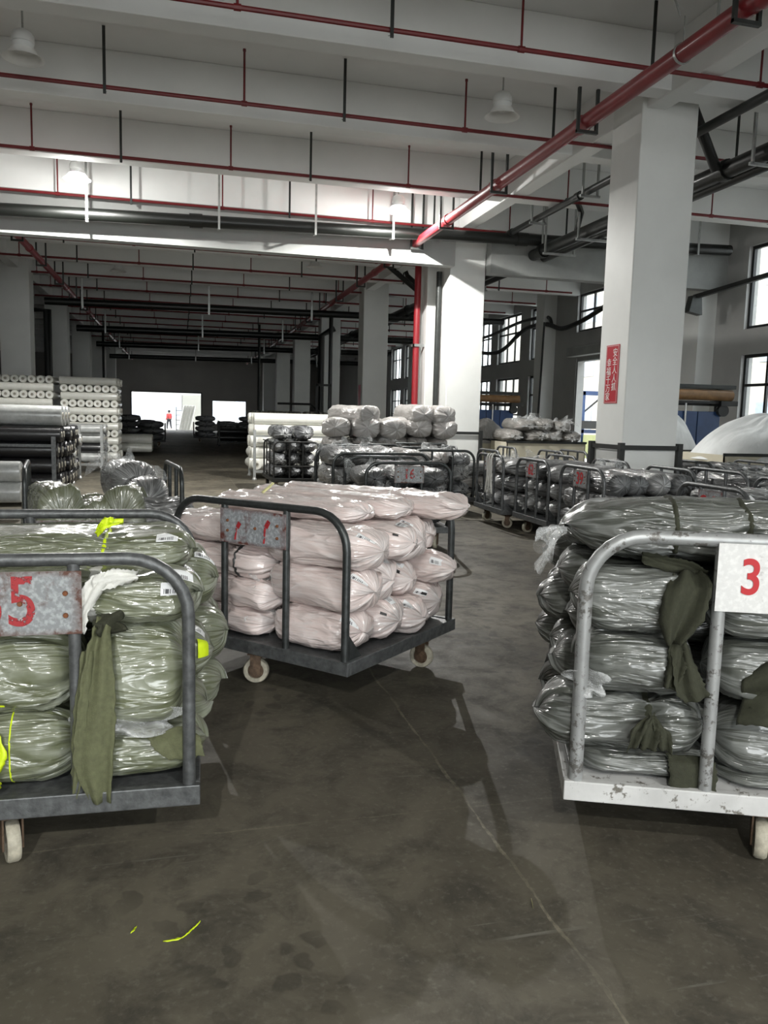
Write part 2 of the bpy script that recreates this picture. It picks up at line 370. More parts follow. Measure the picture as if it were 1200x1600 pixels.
# ------------------------------------------------------------------ structure
XR, YF, ZC = 12.2, 64.4, 6.05      # right wall, far wall, ceiling
XL, YB = -13.0, -10.0
def struct_box(name, m, *b, label=None, parent=None, bevel=0.0):
    o = MB().box(*b).build(name, m, parent, bevel=bevel)
    if not parent: struct(o, label)
    return o
struct_box('floor', 'floor', XL, XR, YB, YF+.3, -.2, 0)
struct_box('ceiling', 'ceiling_paint', XL, XR+.3, YB, YF+.3, ZC, ZC+.2)
struct_box('wall_left', 'dull_wall', XL-.3, XL, YB, YF+.3, -.2, ZC)
def wall_holes(name, m, plane, d0, d1, a0, a1, z0, z1, holes):
    xs = sorted({a0, a1, *[h[0] for h in holes], *[h[1] for h in holes]}); zs = sorted({z0, z1, *[h[2] for h in holes], *[h[3] for h in holes]})
    mb = MB()
    for i in range(len(xs)-1):
        run = None
        for j in range(len(zs)-1):
            cx, cz = (xs[i]+xs[i+1])/2, (zs[j]+zs[j+1])/2
            solid = not any(h[0] < cx < h[1] and h[2] < cz < h[3] for h in holes)
            if solid and run is None: run = zs[j]
            if run is not None and (not solid or j == len(zs)-2):
                top = zs[j+1] if solid else zs[j]
                if plane == 'y': mb.box(xs[i], xs[i+1], d0, d1, run, top)
                else: mb.box(d0, d1, xs[i], xs[i+1], run, top)
                run = None
    o = mb.build(name, m); struct(o); return o
def window(n, y0, y1, z0, z1, cols, rows, xw=XR+.12):
    e = empty('window_%d' % n, (xw, (y0+y1)/2, z0)); struct(e)
    f = MB(); b = .035; yc = (y0+y1)/2; h = z1-z0; w = y1-y0
    f.box(-b, b, -w/2, -w/2+.07, 0, h).box(-b, b, w/2-.07, w/2, 0, h).box(-b, b, -w/2+.07, w/2-.07, 0, .07).box(-b, b, -w/2+.07, w/2-.07, h-.07, h)
    for k in range(1, cols): y = -w/2+w*k/cols; f.box(-b*.8, b*.8, y-.03, y+.03, .07, h-.07)
    for r_ in rows: f.box(-b*.7, b*.7, -w/2+.07, w/2-.07, r_*h-.03, r_*h+.03)
    f.build('window_frame', 'frame', e)
    MB().box(-.004, .004, -w/2+.03, w/2-.03, .03, h-.03).build('window_pane', 'glass', e)
    return e
HW = []; wn = 0
def wpair(y0, y1, low=True, zlow=.95):
    global wn
    if low:
        HW.append((y0, y1, zlow, 3.06)); wn += 1; window(wn, y0, y1, zlow, 3.06, 3, (.34, .68))
    HW.append((y0, y1, 3.62, 5.42)); wn += 1; window(wn, y0, y1, 3.62, 5.42, 3, (.62,))
for y0, y1 in ((-6.9, -4.9), (-4.1, -1.9), (.6, 2.7), (3.5, 5.6), (10.4, 12.6), (13.5, 15.72), (25.3, 27.15), (28.0, 30.2), (30.9, 32.7), (33.9, 36.0), (36.9, 39.0), (41.8, 43.9), (44.7, 46.8)): wpair(y0, y1)
HW.append((21.0, 23.62, 4.28, 5.46)); wn += 1; window(wn, 21.0, 23.62, 4.28, 5.46, 3, (.55,))
HW.append((19.0, 23.55, 0, 3.47))
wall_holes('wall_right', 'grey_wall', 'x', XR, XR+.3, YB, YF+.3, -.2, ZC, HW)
d1 = empty('door_1', (XR, 21.27, 0)); struct(d1)
MB().box(.02, .26, -2.27, -2.17, 0, 3.47).box(.02, .26, 2.19, 2.27, 0, 3.47).box(.02, .26, -2.17, 2.19, 3.36, 3.47).build('door_frame', 'bare', d1)
MB().box(-.28, -.01, -2.45, 2.45, 3.5, 3.78).build('roller_box', 'bare', d1, bevel=.02)
HF = [(-3.6, 1.55, 0, 2.85), (2.45, 5.0, .55, 2.32)]
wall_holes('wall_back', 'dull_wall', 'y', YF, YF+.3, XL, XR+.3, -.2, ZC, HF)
d2o = empty('door_2', (-1.0, YF, 0)); struct(d2o)
MB().box(-2.68, -2.6, -.03, .1, 0, 2.93).box(2.55, 2.63, -.03, .1, 0, 2.93).box(-2.6, 2.55, -.03, .1, 2.85, 2.93).build('door_frame', 'black_iron', d2o)

# side of the hall behind the camera, its opening added to admit sky light
wall_holes('wall_front', 'white_paint', 'y', YB-.3, YB, XL, XR+.3, -.2, ZC, [(-3.8, 5.8, 0, 5.0)])
# columns of the two rows, with the double column at the movement joint
def column(x0, y0, d=.72, w=.8, m='white_paint', z1=ZC):
    o = MB().box(x0, x0+w, y0, y0+d, 0, z1).build('column', m, bevel=.015); struct(o); return o
CY = [1.6, 9.41, 16.72, 17.85, 25.1, 33.0, 40.9, 48.7, 56.5]
for y in CY:
    column(5.6 if y != 17.85 else 5.45, y); column(-4.95, y)
for y in (1.6, 9.41, 16.72, 25.1, 33.0, 40.9, 48.7):
    o = MB().box(11.75, XR, y, y+.62, 0, ZC).build('pilaster', 'white_paint'); struct(o)
# beams
def beam(y0, y1, z0, m='ceiling_paint', x0=XL, x1=XR):
    o = MB().box(x0, x1, y0, y1, z0, ZC).build('beam', m, bevel=.01); struct(o); return o
for y in (-3.7, -1.2, 1.4, 3.9, 6.4, 8.9, 11.4, 13.9): beam(y, y+.28, 5.42)
o = MB().box(XL, 5.6, 16.42, 16.70, 4.66, 5.46).build('beam', 'grey_beam'); struct(o)
o = MB().box(XL, XR, 16.44, 16.70, 5.46, ZC).build('beam', 'ceiling_paint'); struct(o)
o = MB().box(6.4, XR, 16.42, 16.70, 4.56, 5.46).build('beam', 'bare'); struct(o)
for y in (18.4, 21.0, 23.5, 26.1, 28.7, 31.3, 33.9, 36.5, 39.1, 41.7, 44.3, 46.9, 49.5, 52.1, 54.7, 57.3, 59.9, 62.5): beam(y, y+.28, 5.42, 'ceiling_paint')
for x in (-4.68, 5.66):
    o = MB().box(x, x+.27, YB, 16.42, 5.40, ZC).build('beam', 'ceiling_paint', bevel=.01); struct(o)
    o = MB().box(x, x+.27, 16.70, YF, 5.40, ZC).build('beam', 'ceiling_paint'); struct(o)
# yard and buildings outside
struct_box('yard_ground', 'yard', -60, 90, -40, 160, -.3, -.21)
def facade(name, m, x0, x1, y0, y1, h, wins, face, label):
    e = empty(name, ((x0+x1)/2, (y0+y1)/2, -.21)); cx, cy = (x0+x1)/2, (y0+y1)/2
    tag(e, label, 'building')
    MB().box(x0-cx, x1-cx, y0-cy, y1-cy, 0, h).build('wall', m, e)
    for a0, a1, z0, z1 in wins:
        if face == 'x': mb = MB().box(x0-cx-.06, x0-cx, a0-cy, a1-cy, z0, z1)
        else: mb = MB().box(a0-cx, a1-cx, y0-cy-.06, y0-cy, z0, z1)
        mb.build('window', 'steel_blue', e)
    return e
ws = [(y, y+1.7, z, z+1.5) for y in range(12, 46, 4) for z in (1.2, 4.4, 7.6)]
facade('warehouse_building', 'facade', 24, 30, 8, 60, 12, ws, 'x', 'pale beige building with rows of windows seen through the right-hand windows')
facade('workshop_building', 'facade_pale', -14, 14, 92, 98, 9, [(x, x+2.2, .8, 3.0) for x in range(-10, 10, 4)], 'y', 'pale building across the yard seen through the far doorway')

# ------------------------------------------------------------------ overhead services
def sprinkler(y, x0, x1, z=5.37, drops=(), hangers=(), label='', r=.026, detail=True):
    e = empty('sprinkler_branch_pipe', (0, y, z), 0, label, 'pipe', 'red sprinkler branch pipes')
    mb = MB().tube([(x0, 0, 0), (x1, 0, 0)], r, 8)
    for x in list(drops): mb.tube([(x-.035, 0, 0), (x+.035, 0, 0)], r*1.35, 8)
    mb.build('pipe', 'red_pipe', e, True)
    for x in drops:
        MB().tube([(x, 0, 0), (x, 0, ZC-z-.06)], .014, 6).tube([(x, 0, ZC-z-.06), (x, 0, ZC-z-.03)], .02, 6).build('riser', 'red_pipe', e, True)
    for x in hangers:
        h = MB().box(x-.018, x+.018, -.05, -.035, -.09, ZC-z).bar((x, -.05, -.075), (x, .05, -.035), .035, .006)
        h.build('hanger', 'hanger', e)
    return e
PB = [(8.35, 'nearest the camera'), (10.78, 'second from the camera'), (13.58, 'third from the camera'), (16.2, 'just before the deep beam')]
for y, w in PB:
    ds = [x for x in np.arange(-11.1+(.1 if y > 9 else -.15), 12, 2.95)]; hs = [x for x in np.arange(-9.72, 12, 2.95)]
    sprinkler(y, XL+.3, 11.6, 5.37, ds, hs, 'red sprinkler branch pipe %s, under the white ceiling' % w)
NW = ['first', 'second', 'third', 'fourth', 'fifth', 'sixth', 'seventh', 'eighth', 'ninth', 'tenth', 'eleventh', 'twelfth']
for i, y in enumerate((20.4, 22.9, 25.5, 28.1, 30.7, 33.3, 35.9, 38.5, 41.1, 43.7, 46.3, 48.9)):
    sprinkler(y, -4.9+.0, 11.6, 5.37, [x for x in np.arange(-4.0, 11, 2.95)], [x for x in np.arange(-2.6, 11, 2.95)], 'red sprinkler branch pipe, %s one behind the deep beam' % NW[i], .028)
def main_pipe(x, y0, y1, z, r, brk, label, m='red_main', rod=True, couplings=()):
    e = empty('fire_main_pipe', (x, y0, z), 0, label, 'pipe')
    mb = MB().tube([(0, 0, 0), (0, y1-y0, 0)], r, 20)
    for c in couplings: mb.tube([(0, c-y0-.06, 0), (0, c-y0+.06, 0)], r*1.16, 20)
    mb.build('pipe', m, e, True)
    for b in brk:
        y = b-y0
        k = MB().box(-r-.05, -r-.015, y-.018, y+.018, -r-.05, ZC-z).box(r+.015, r+.05, y-.018, y+.018, -r-.05, ZC-z).box(-r-.05, r+.05, y-.022, y+.022, -r-.055, -r-.02)
        k.build('bracket', 'hanger', e)
    return e
mp = main_pipe(4.72, 3.0, 16.40, 5.05, .088, [5.2, 6.35, 9.15, 11.9, 14.4, 16.3], 'thick red fire main pipe running along the ceiling toward the lit column', couplings=[6.1, 9.3, 12.05, 14.3])
k = MB().tube([(.0, 4.27, .088), (.0, 4.27, .34)], .006, 6).tube([(-.35, 4.27, .95), (-.05, 4.27, .33)], .012, 6).lathe([(.092, -.015), (.1, -.015), (.1, .015), (.092, .015)], 20, 'y', (0, 4.27, 0))
k.build('clamp_hanger', 'zinc', mp, True)
k = MB().tube([(.0, 3.75, .088), (.0, 3.75, .95)], .016, 6).tube([(-.3, 3.6, .95), (0, 3.75, .25)], .012, 6); k.build('brace', 'zinc', mp, True)
main_pipe(4.72, 16.72, 60.0, 5.05, .075, list(np.arange(18.6, 58, 3.0)), 'red fire main pipe continuing into the dark far hall on the right', couplings=[20, 26, 32])
main_pipe(-3.28, 16.72, 60.0, 5.05, .075, list(np.arange(18.6, 58, 3.0)), 'red fire main pipe running into the dark far hall on the left', couplings=[20, 26, 32])
main_pipe(-3.28, 3.0, 16.40, 5.05, .085, [5.2, 8.0, 10.8, 13.6], 'red fire main pipe above the left side of the near hall')
# red standpipe and grey downpipe beside the double column
e = empty('red_standpipe', (5.28, 18.05, 0), 0, 'bright red vertical standpipe beside the brightly lit column', 'pipe')
MB().tube([(0, 0, 0), (0, 0, 5.4)], .075, 14).build('pipe', 'red_main', e, True)
MB().box(-.1, .2, -.1, -.07, 3.1, 3.16).box(-.1, -.07, -.1, .1, 3.1, 3.16).build('clamp', 'zinc', e)
e = empty('grey_downpipe', (5.515, 16.85, 0), 0, 'dark grey vertical downpipe on the side of the brightly lit column', 'pipe')
MB().tube([(0, .35, 0), (0, .35, 4.66)], .06, 14).build('pipe', 'hanger', e, True)
# black water pipe crossing under the deep beam
e = empty('black_water_pipe', (0, 16.0, 0), 0, 'long black water pipe crossing the hall in front of the deep beam', 'pipe')
pts = [(-12.5, 0, 4.72), (-3.1, 0, 4.97), (3.9, 0, 5.13), (8.0, 0, 5.25), (11.9, 0, 5.36)]
mb = MB().tube(pts, .115, 16)
def zat(x): return float(np.interp(x, [p[0] for p in pts], [p[2] for p in pts]))
for x in (.3, -6.0, 6.9): mb.tube([(x-.12, 0, zat(x-.12)), (x+.12, 0, zat(x+.12))], .135, 16)
mb.build('pipe', 'black_pipe', e, True)
for x in (-4.4, -1.62, .72, 2.55, 4.1, 7.3, 9.2, 11.0):
    z = zat(x)
    MB().box(x-.02, x+.02, -.16, -.145, z-.16, ZC).bar((x, -.16, z-.15), (x, .14, z-.11), .04, .02).build('hanger', 'zinc', e)
# black pipe runs along the right aisle
def aisle_pipe(x, z, r, y0, y1, label, hang, arm=True, m='black_pipe', twin=0.0):
    e = empty('black_pipe_run', (x, y0, z), 0, label, 'pipe')
    mb = MB().tube([(0, 0, 0), (0, y1-y0, 0)], r, 14)
    y = y0+1.7
    while y < y1: mb.tube([(0, y-y0-.07, 0), (0, y-y0+.07, 0)], r*1.25, 14); y += 2.9
    if twin: mb.tube([(twin, 0, -.03), (twin, y1-y0, -.03)], r*.8, 14)
    mb.build('pipe', m, e, True)
    for b in hang:
        y = b-y0
        k = MB().box(-r-.09, -r-.06, y-.02, y+.02, -r-.04, ZC-z).box(twin+r+.06, twin+r+.09, y-.02, y+.02, -r-.04, ZC-z).box(-r-.12, twin+r+.12, y-.02, y+.02, -r-.06, -r-.02)
        k.build('hanger', 'zinc', e)
    return e
b1 = aisle_pipe(6.62, 5.86-.55, .06, 5.5, 16.4, 'thin black pipe along the ceiling right of the red main', [7.6, 10.6, 12.6, 14.6])
b2 = aisle_pipe(7.35, 5.0, .115, 5.5, 16.4, 'thick pair of black pipes high along the right aisle', [9.3, 12.1, 14.0, 15.4], twin=.26)
MB().tube([(0, 9.0, .0), (-.1, 8.6, .35), (-.4, 8.2, .42), (-.7, 8.0, .36)], .05, 10).build('branch_elbow', 'black_pipe', b2, True)
MB().tube([(-.15, 4.6, 0), (-.75, 4.4, .75)], .075, 10).build('diagonal_strut', 'black_pipe', b2, True)
aisle_pipe(7.2, 4.95, .12, 18.2, 50, 'black pipe pair running along the dark far hall', list(np.arange(20, 50, 4.0)), twin=.28)
b3 = empty('black_branch_pipe', (6.3, 21.5, 5.0), 0, 'black crooked branch pipes between the grey column and the red standpipe', 'pipe')
MB().tube([(-.9, 0, .55), (.0, 0, -.1), (.5, 0, -.2)], .075, 10).build('diagonal_pipe', 'black_pipe', b3, True)
MB().tube([(.1, .4, .75), (-.3, .4, .6), (-.2, .4, .35), (.35, .2, -.15)], .07, 10).build('bent_pipe', 'black_pipe', b3, True)
for i, (y, z) in enumerate(((26.8, 4.75), (34.6, 4.7), (42.4, 4.7), (50, 4.6))):
    e = empty('dark_cross_pipe', (0, y, z), 0, 'dark pipe crossing the far hall, %s one back' % NW[i], 'pipe')
    MB().tube([(-4.0, 0, -.03), (11.0, 0, .12)], .13 if i else .11, 12).build('pipe', 'black_pipe', e, True)
    for x in (-2.9, .9, 4.2, 8.2): MB().box(x-.03, x+.03, -.15, -.13, -.2, ZC-z).build('hanger', 'zinc', e)
# vertical black pipes in the dark left aisle and by the far column
for i, (x, y, path, lb) in enumerate(((-4.55, 26.5, [(0, 0, 0), (0, 0, 3.2), (-.45, 0, 3.7), (-.45, 0, 4.8)], 'black pipe with a kink behind the left grey column'),
                                     (-4.15, 28.3, [(0, 0, 0), (0, 0, 4.6), (-1.5, 0, 4.6)], 'straight black downpipe behind the left grey column'),
                                     (5.45, 32.0, [(0, 0, 0), (0, 0, 4.6), (.5, 0, 4.9)], 'thick black downpipe in front of the third far column'),
                                     (5.75, 31.6, [(0, 0, 0), (0, 0, 5.3)], 'thin black downpipe in front of the third far column'))):
    e = empty('black_downpipe', (x, y, 0), 0, lb, 'pipe'); MB().tube(path, .13 if i != 3 else .08, 12).build('pipe', 'black_pipe', e, True)
for i, (x, y) in enumerate(((-3.95, 45.5), (3.6, 38.5))):
    e = empty('thin_downpipe', (x, y, 0), 0, ('thin dark downpipe near the far wall on the left', 'thin dark downpipe in the middle of the far hall')[i], 'pipe'); MB().tube([(0, 0, 0), (0, 0, 5.6)], .06, 8).build('pipe', 'black_pipe', e, True)
# hanging lamps
def lamp(x, y, on, label, grp=None, z=5.28):
    e = empty('hanging_lamp', (x, y, z), 0, label, 'lamp', grp)
    MB().tube([(0, 0, .3), (0, 0, ZC-z)], .011, 8).tube([(0, 0, ZC-z-.04), (0, 0, ZC-z)], .06, 12).build('rod', 'zinc', e, True)
    MB().lathe([(.0, .30), (.05, .30), (.095, .275), (.118, .23), (.122, .185), (.122, .165), (.112, .16), (.112, .105), (.13, .10), (.13, .085), (.0, .085)], 24).build('housing', 'lamp_white', e, True)
    MB().lathe([(.10, .105), (.132, .095), (.15, .06), (.18, .028), (.215, .006), (.222, -.002), (.214, -.003), (.175, .02), (.144, .05), (.122, .088), (.10, .092)], 32).build('shade', 'shade' if on else 'lamp_inner', e, True)
    MB().lathe([(.0, .062), (.035, .066), (.05, .078), (.045, .09), (.03, .11)], 16).build('bulb', 'bulb_on' if on else 'bulb_off', e, True)
    if on:
        l = bpy.data.lights.new('lamp_light', 'POINT'); l.energy = LAMP_W if y > 0 else REAR_W; l.shadow_soft_size = .035; l.color = (1, .99, .95)
        lo = bpy.data.objects.new('lamp_light', l); C.objects.link(lo); lo.parent = e; lo.location = (0, 0, .056)
    return e
lamp(-1.65, 10.0, False, 'unlit hanging lamp at the upper left of the ceiling')
lamp(3.95, 9.95, False, 'unlit hanging lamp left of the thick red pipe')
lamp(-1.65, 14.75, True, 'glowing hanging lamp in front of the deep beam at the left')
lamp(3.95, 14.95, True, 'glowing hanging lamp just left of the lit column')
lamp(-1.65, 23.9, False, 'dark hanging lamp in the far hall at the left')
lamp(3.4, 21.2, False, 'dark hanging lamp in the far hall near the grey column')
lamp(-1.65, -4.7, True, 'lit hanging lamp behind the camera on the left')
lamp(3.95, -4.7, True, 'lit hanging lamp behind the camera on the right')

# ------------------------------------------------------------------ carts
def arc_frame(w, z0, z1, rc, n=7):
    p = [(-w/2, 0, z0), (-w/2, 0, z1-rc)]
    for i in range(1, n): a = PI - PI/2*i/n; p.append((-w/2+rc+rc*math.cos(a), 0, z1-rc+rc*math.sin(a)))
    p += [(-w/2+rc, 0, z1), (w/2-rc, 0, z1)]
    for i in range(1, n): a = PI/2 - PI/2*i/n; p.append((w/2-rc+rc*math.cos(a), 0, z1-rc+rc*math.sin(a)))
    p += [(w/2, 0, z1-rc), (w/2, 0, z0)]
    return p
def caster(e, x, y, rz, tyre='tyre', rad=.072, wd=.042, top=.2):
    f = empty('caster', (x, y, 0), rz); f.parent = e
    MB().box(-wd/2-.012, -wd/2-.006, -.03, .03, rad*.7, top-.03).box(wd/2+.006, wd/2+.012, -.03, .03, rad*.7, top-.03).box(-wd/2-.012, wd/2+.012, -.045, .045, top-.036, top-.028).box(-.05, .05, -.05, .05, top-.012, top).tube([(0, 0, top-.03), (0, 0, top-.01)], .03, 10).build('caster_fork', 'hub', f)
    MB().lathe([(rad*.62, -wd/2), (rad*.92, -wd/2), (rad, -wd/2+.008), (rad, wd/2-.008), (rad*.92, wd/2), (rad*.62, wd/2), (rad*.62, -wd/2)], 28, 'x', (0, 0, rad)).build('wheel', tyre, f, True)
    MB().lathe([(0, -wd*.34), (rad*.25, -wd*.36), (rad*.28, -wd*.2), (rad*.63, -wd*.2), (rad*.63, wd*.2), (rad*.28, wd*.2), (rad*.25, wd*.36), (0, wd*.34)], 20, 'x', (0, 0, rad)).build('hub', 'hub', f, True)
def cart(x, y, yaw, w, l, label, rail=1.03, deck0=.2, deck1=.27, steel='dark_steel', deckm='grey_steel', rtube=.021, rc=.19, gap=None, plate=None, plate_m='plate_grey', plate_h=.2, num=None, num_m='num_dark', num_size=.15, num_dx=0.0, wheels=True, rear=True, rear_plate=None, tyre='tyre', rear_post=True, plate_dz=0.0, casters=((-.36, -.36, .1), (.36, -.36, -.5), (-.36, .36, .4), (.36, .36, .7)), front_post=True, group=None):
    e = empty('trolley_cart', (x, y, 0), yaw, label, 'cart', group)
    t = .03
    MB().box(-w/2, w/2, -l/2, -l/2+t, deck0, deck1).box(-w/2, w/2, l/2-t, l/2, deck0, deck1).box(-w/2, -w/2+t, -l/2+t, l/2-t, deck0, deck1).box(w/2-t, w/2, -l/2+t, l/2-t, deck0, deck1).box(-w/2+t, w/2-t, -l/2+t, l/2-t, deck1-.025, deck1-.006).box(-.03, .03, -l/2+t, l/2-t, deck0, deck1-.025).build('deck', deckm, e, bevel=.004)
    fw = w-2*rtube-.03
    gap = gap or fw*.34
    for sgn, on in ((-1, True), (1, rear)):
        if not on: continue
        yy = sgn*(l/2-.026)
        o = MB().tube(arc_frame(fw, deck1-.005, rail, rc), rtube, 14).build('end_frame', steel, e, True, loc=(0, yy, 0))
        if (sgn < 0 and front_post) or (sgn > 0 and rear_post):
            for px in (-fw/2+gap, fw/2-gap):
                MB().tube([(px, 0, deck1-.005), (px, 0, rail-rtube*.6)], rtube*.92, 12).build('post', steel, e, True, loc=(0, yy, 0))
    for sx in (-1, 1):       # gusset triangles at the feet of the frame
        xx = sx*(fw/2)
        MB().prism([(-l/2+.045, deck1-.004), (-l/2+.17, deck1-.004), (-l/2+.045, deck1+.14)], xx-.003, xx+.003, 'yz').build('gusset', steel, e)
    def plate_(sgn, ww, pm, nm):
        yy = sgn*(l/2-.026)+ (-rtube*1.0 if sgn < 0 else rtube*1.0)
        p = MB().box(-ww/2, ww/2, -.0025, .0025, -plate_h, 0).build('number_plate', pm, e, loc=(0, yy, rail-rtube-.012+plate_dz))
        for bx, bz in () if pm == 'plate_white' else ((-.38, -.35), (-.38, -.65), (.05, -.5), (.38, -.35), (.38, -.7)):
            MB().lathe([(0, -.008), (.007, -.007), (.009, 0)], 8, 'y').build('bolt', 'rust', p, loc=(bx*ww, -.0025, bz*plate_h))
        if nm:
            text_mesh('painted_number', nm, num_size, num_m, p, (num_dx, -.0045, -plate_h/2), (R(90), 0, 0), .001, .0025, .85)
        return p
    if plate: plate_(-1, plate, plate_m, num)
    if rear_plate: plate_(1, rear_plate, plate_m, None)
    if wheels:
        for cx, cy, rz in casters: caster(e, cx*w, cy*l, rz, tyre, top=deck0)
    return e
def loc2w(e, x, y, z=0):
    a = e.rotation_euler.z; return (e.location.x + x*math.cos(a) - y*math.sin(a), e.location.y + x*math.sin(a) + y*math.cos(a), z)

# ------------------------------------------------------------------ bundles
def vnoise(u, v, pu, seed):
    """smooth value noise, periodic in u with period pu"""
    rng = np.random.RandomState(seed); pv = int(np.ceil(v.max()))+3
    g = rng.rand(int(pu), pv); iu = np.floor(u).astype(int); iv = np.floor(v).astype(int); fu = u-iu; fv = v-iv
    fu = fu*fu*(3-2*fu); fv = fv*fv*(3-2*fv); a = iu % int(pu); b = (iu+1) % int(pu); c = np.clip(iv, 0, pv-1); d = np.clip(iv+1, 0, pv-1)
    return (g[a, c]*(1-fu)+g[b, c]*fu)*(1-fv) + (g[a, d]*(1-fu)+g[b, d]*fu)*fv
class Bundle:
    """pillow-like wrapped bundle lying along its x axis, base centre at the origin"""
    def __init__(s, L, Wd, H, seed, nt=90, nth=72, ties=(), ends=('r', 'r'), amp=.008, lump=.05, n=2.7, tie_depth=.2, tie_w=.035, endr=.13, bend=0.0):
        u = np.linspace(0, 1, nt); t = .55*u + .45*(.5-.5*np.cos(PI*u)); x = t*L
        th = np.linspace(0, 2*PI, nth, endpoint=False)
        prof = np.ones(nt)
        for side, kind in ((0, ends[0]), (1, ends[1])):
            d = x if side == 0 else L-x
            if kind == 'k':
                rr = endr*1.7; k = np.clip(d/rr, 0, 1); prof *= .07+.93*(1-(1-k)**2.2)**.75
            else:
                k = np.clip(d/endr, 0, 1); prof *= np.maximum((1-(1-k)**2.5)**.5, .015)
        near = np.minimum(x, L-x)
        A = .55 + 1.3*np.exp(-near/.10)
        for tt in ties:
            dd = np.abs(x-tt*L); prof *= 1 - tie_depth*np.exp(-(dd/tie_w)**2) - tie_depth*.35*np.exp(-(dd/(tie_w*3.2))**2); A = A + 1.5*np.exp(-dd/.08)
        T, TH = np.meshgrid(t, th, indexing='ij'); X = T*L
        U = TH/(2*PI)
        rs = prof[:, None]*np.ones_like(TH)
        big = vnoise(U*5, X*3.2+.3, 5, seed) - .5; rs = rs*(1+lump*2*big)
        warp = (vnoise(U*6, X*5+.2, 6, seed+1)-.5)*2.4
        def ridge(f, g, sd, w): return 1-np.abs(2*vnoise(U*f+warp*w, X*g+.1, f, sd)-1)
        fold = .55*ridge(12, 4.5, seed+2, .7)**2 + .3*ridge(24, 6.0, seed+3, 1.2)**2 + .22*ridge(44, 9.0, seed+4, 1.6)**1.5
        disp = 1.35*amp*A[:, None]*(fold-.42)*np.clip(prof[:, None]*1.4, 0, 1)
        cc, ss = np.cos(TH), np.sin(TH)
        cy = np.sign(cc)*np.abs(cc)**(2/n); cz = np.sign(ss)*np.abs(ss)**(2/n)
        nl = np.sqrt((cc/Wd)**2+(ss/H)**2); ny, nz = cc/Wd/nl, ss/H/nl
        Y = Wd/2*cy*rs + ny*disp*1.6; Z = H/2 + H/2*cz*rs + nz*disp*1.6
        end_cr = (vnoise(U*9, X*0+.5, 9, seed+6)-.5)*.05
        XX = X - L/2 + end_cr*np.exp(-near/.05)[:, None]*np.where(T < .5, 1, -1)
        Y = Y + bend*((2*T-1)**2)
        s.P = np.stack([XX, Y, np.maximum(Z, .0)], -1); s.L = L; s.W = Wd; s.H = H
        s.uv = np.stack([np.concatenate([U, np.ones((nt, 1))], 1)*(Wd+H)*1.6, np.concatenate([X, X[:, :1]], 1)], -1) + seed*.37 % 7
        s.nt, s.nth, s.t = nt, nth, t
    def obj(s, name, m, loc, rz=0.0, rx=0.0, ry=0.0):
        o = grid_mesh(name, s.P, m, True, s.uv); o.location = loc; o.rotation_euler = (rx, ry, rz); s.o = o; return o
    def at(s, t, th):
        i = np.interp(t, s.t, np.arange(s.nt)); j = (th/(2*PI)*s.nth) % s.nth
        i0 = np.clip(np.floor(i).astype(int), 0, s.nt-2); fi = (i-i0)[..., None]; j0 = np.floor(j).astype(int); fj = (j-j0)[..., None]; j0 %= s.nth; j1 = (j0+1) % s.nth
        return (s.P[i0, j0]*(1-fj)+s.P[i0, j1]*fj)*(1-fi) + (s.P[i0+1, j0]*(1-fj)+s.P[i0+1, j1]*fj)*fi
    def patch(s, name, m, t0, t1, a0, a1, off=.004, nr=6, nc=6, thick=0.0, uvs=True, jag=0.0):
        t, a = np.meshgrid(np.linspace(t0, t1, nr), np.linspace(a0, a1, nc), indexing='ij')
        if jag:
            rg = np.random.RandomState(int(abs(t0*999+a0*77))); t = t + (rg.rand(1, nc)-.5)*jag*np.linspace(-1, 1, nr)[:, None]
        p = s.at(t, a); c = np.stack([p[..., 0], np.zeros_like(p[..., 0]), np.full_like(p[..., 0], s.H/2)], -1); d = p-c; d[..., 0] = 0
        d /= np.linalg.norm(d, axis=-1, keepdims=True)+1e-9; p = p + d*off
        uv = np.stack(np.meshgrid(np.linspace(0, 1, nr), np.linspace(0, 1, nc), indexing='ij'), -1) if uvs else None
        return grid_mesh(name, p, m, False, uv, s.o, thick)
    def tie(s, m, t, w=.018, off=.006, name='tie'):
        tt, a = np.meshgrid(np.linspace(t-w/s.L, t+w/s.L, 5), np.linspace(0, 2*PI, 49)[:-1], indexing='ij'); p = s.at(tt, a)
        c = np.stack([p[..., 0], np.zeros_like(p[..., 0]), np.full_like(p[..., 0], s.H/2)], -1); d = p-c; d[..., 0] = 0
        d /= np.linalg.norm(d, axis=-1, keepdims=True)+1e-9
        bulge = np.array([-.004, .6*off, off, .6*off, -.004])[:, None, None]; return grid_mesh(name, p+d*bulge, m, True, None, s.o)
    def label(s, t, a, sz=.07, rot=0, m='label'):
        dth = sz*.75/((s.W+s.H)/2)*2; return s.patch('label', m, t-sz/s.L/2, t+sz/s.L/2, a-dth/2, a+dth/2, .005, 7, 7)
    def knot(s, side=-1, size=.1, z=None, seed=1, m='bag_plastic', droop=.3):
        """gathered, flared tail of bag film at one end"""
        rg = np.random.RandomState(seed); nr, nc = 12, 48; r = np.linspace(0, 1, nr)[:, None]; a = np.linspace(0, 2*PI, nc, endpoint=False)[None, :]
        ple = 1+.28*np.sin(a*9+rg.rand()*6)*r + .2*np.sin(a*4+2*rg.rand())*r
        rad = (.014+.9*size*(r**1.6)*(1+.25*np.sin(a*2+1)))*ple; lx = size*1.15*r*(1+.35*np.sin(a*3+rg.rand()*5)*r)
        x0 = (-s.L/2+.005) if side < 0 else (s.L/2-.005); zz = s.H/2 if z is None else z
        P = np.stack([x0+side*lx+0*a, rad*np.cos(a), zz+rad*np.sin(a)-droop*size*r*r], -1)
        return grid_mesh('knot', P, m, True, None, s.o)
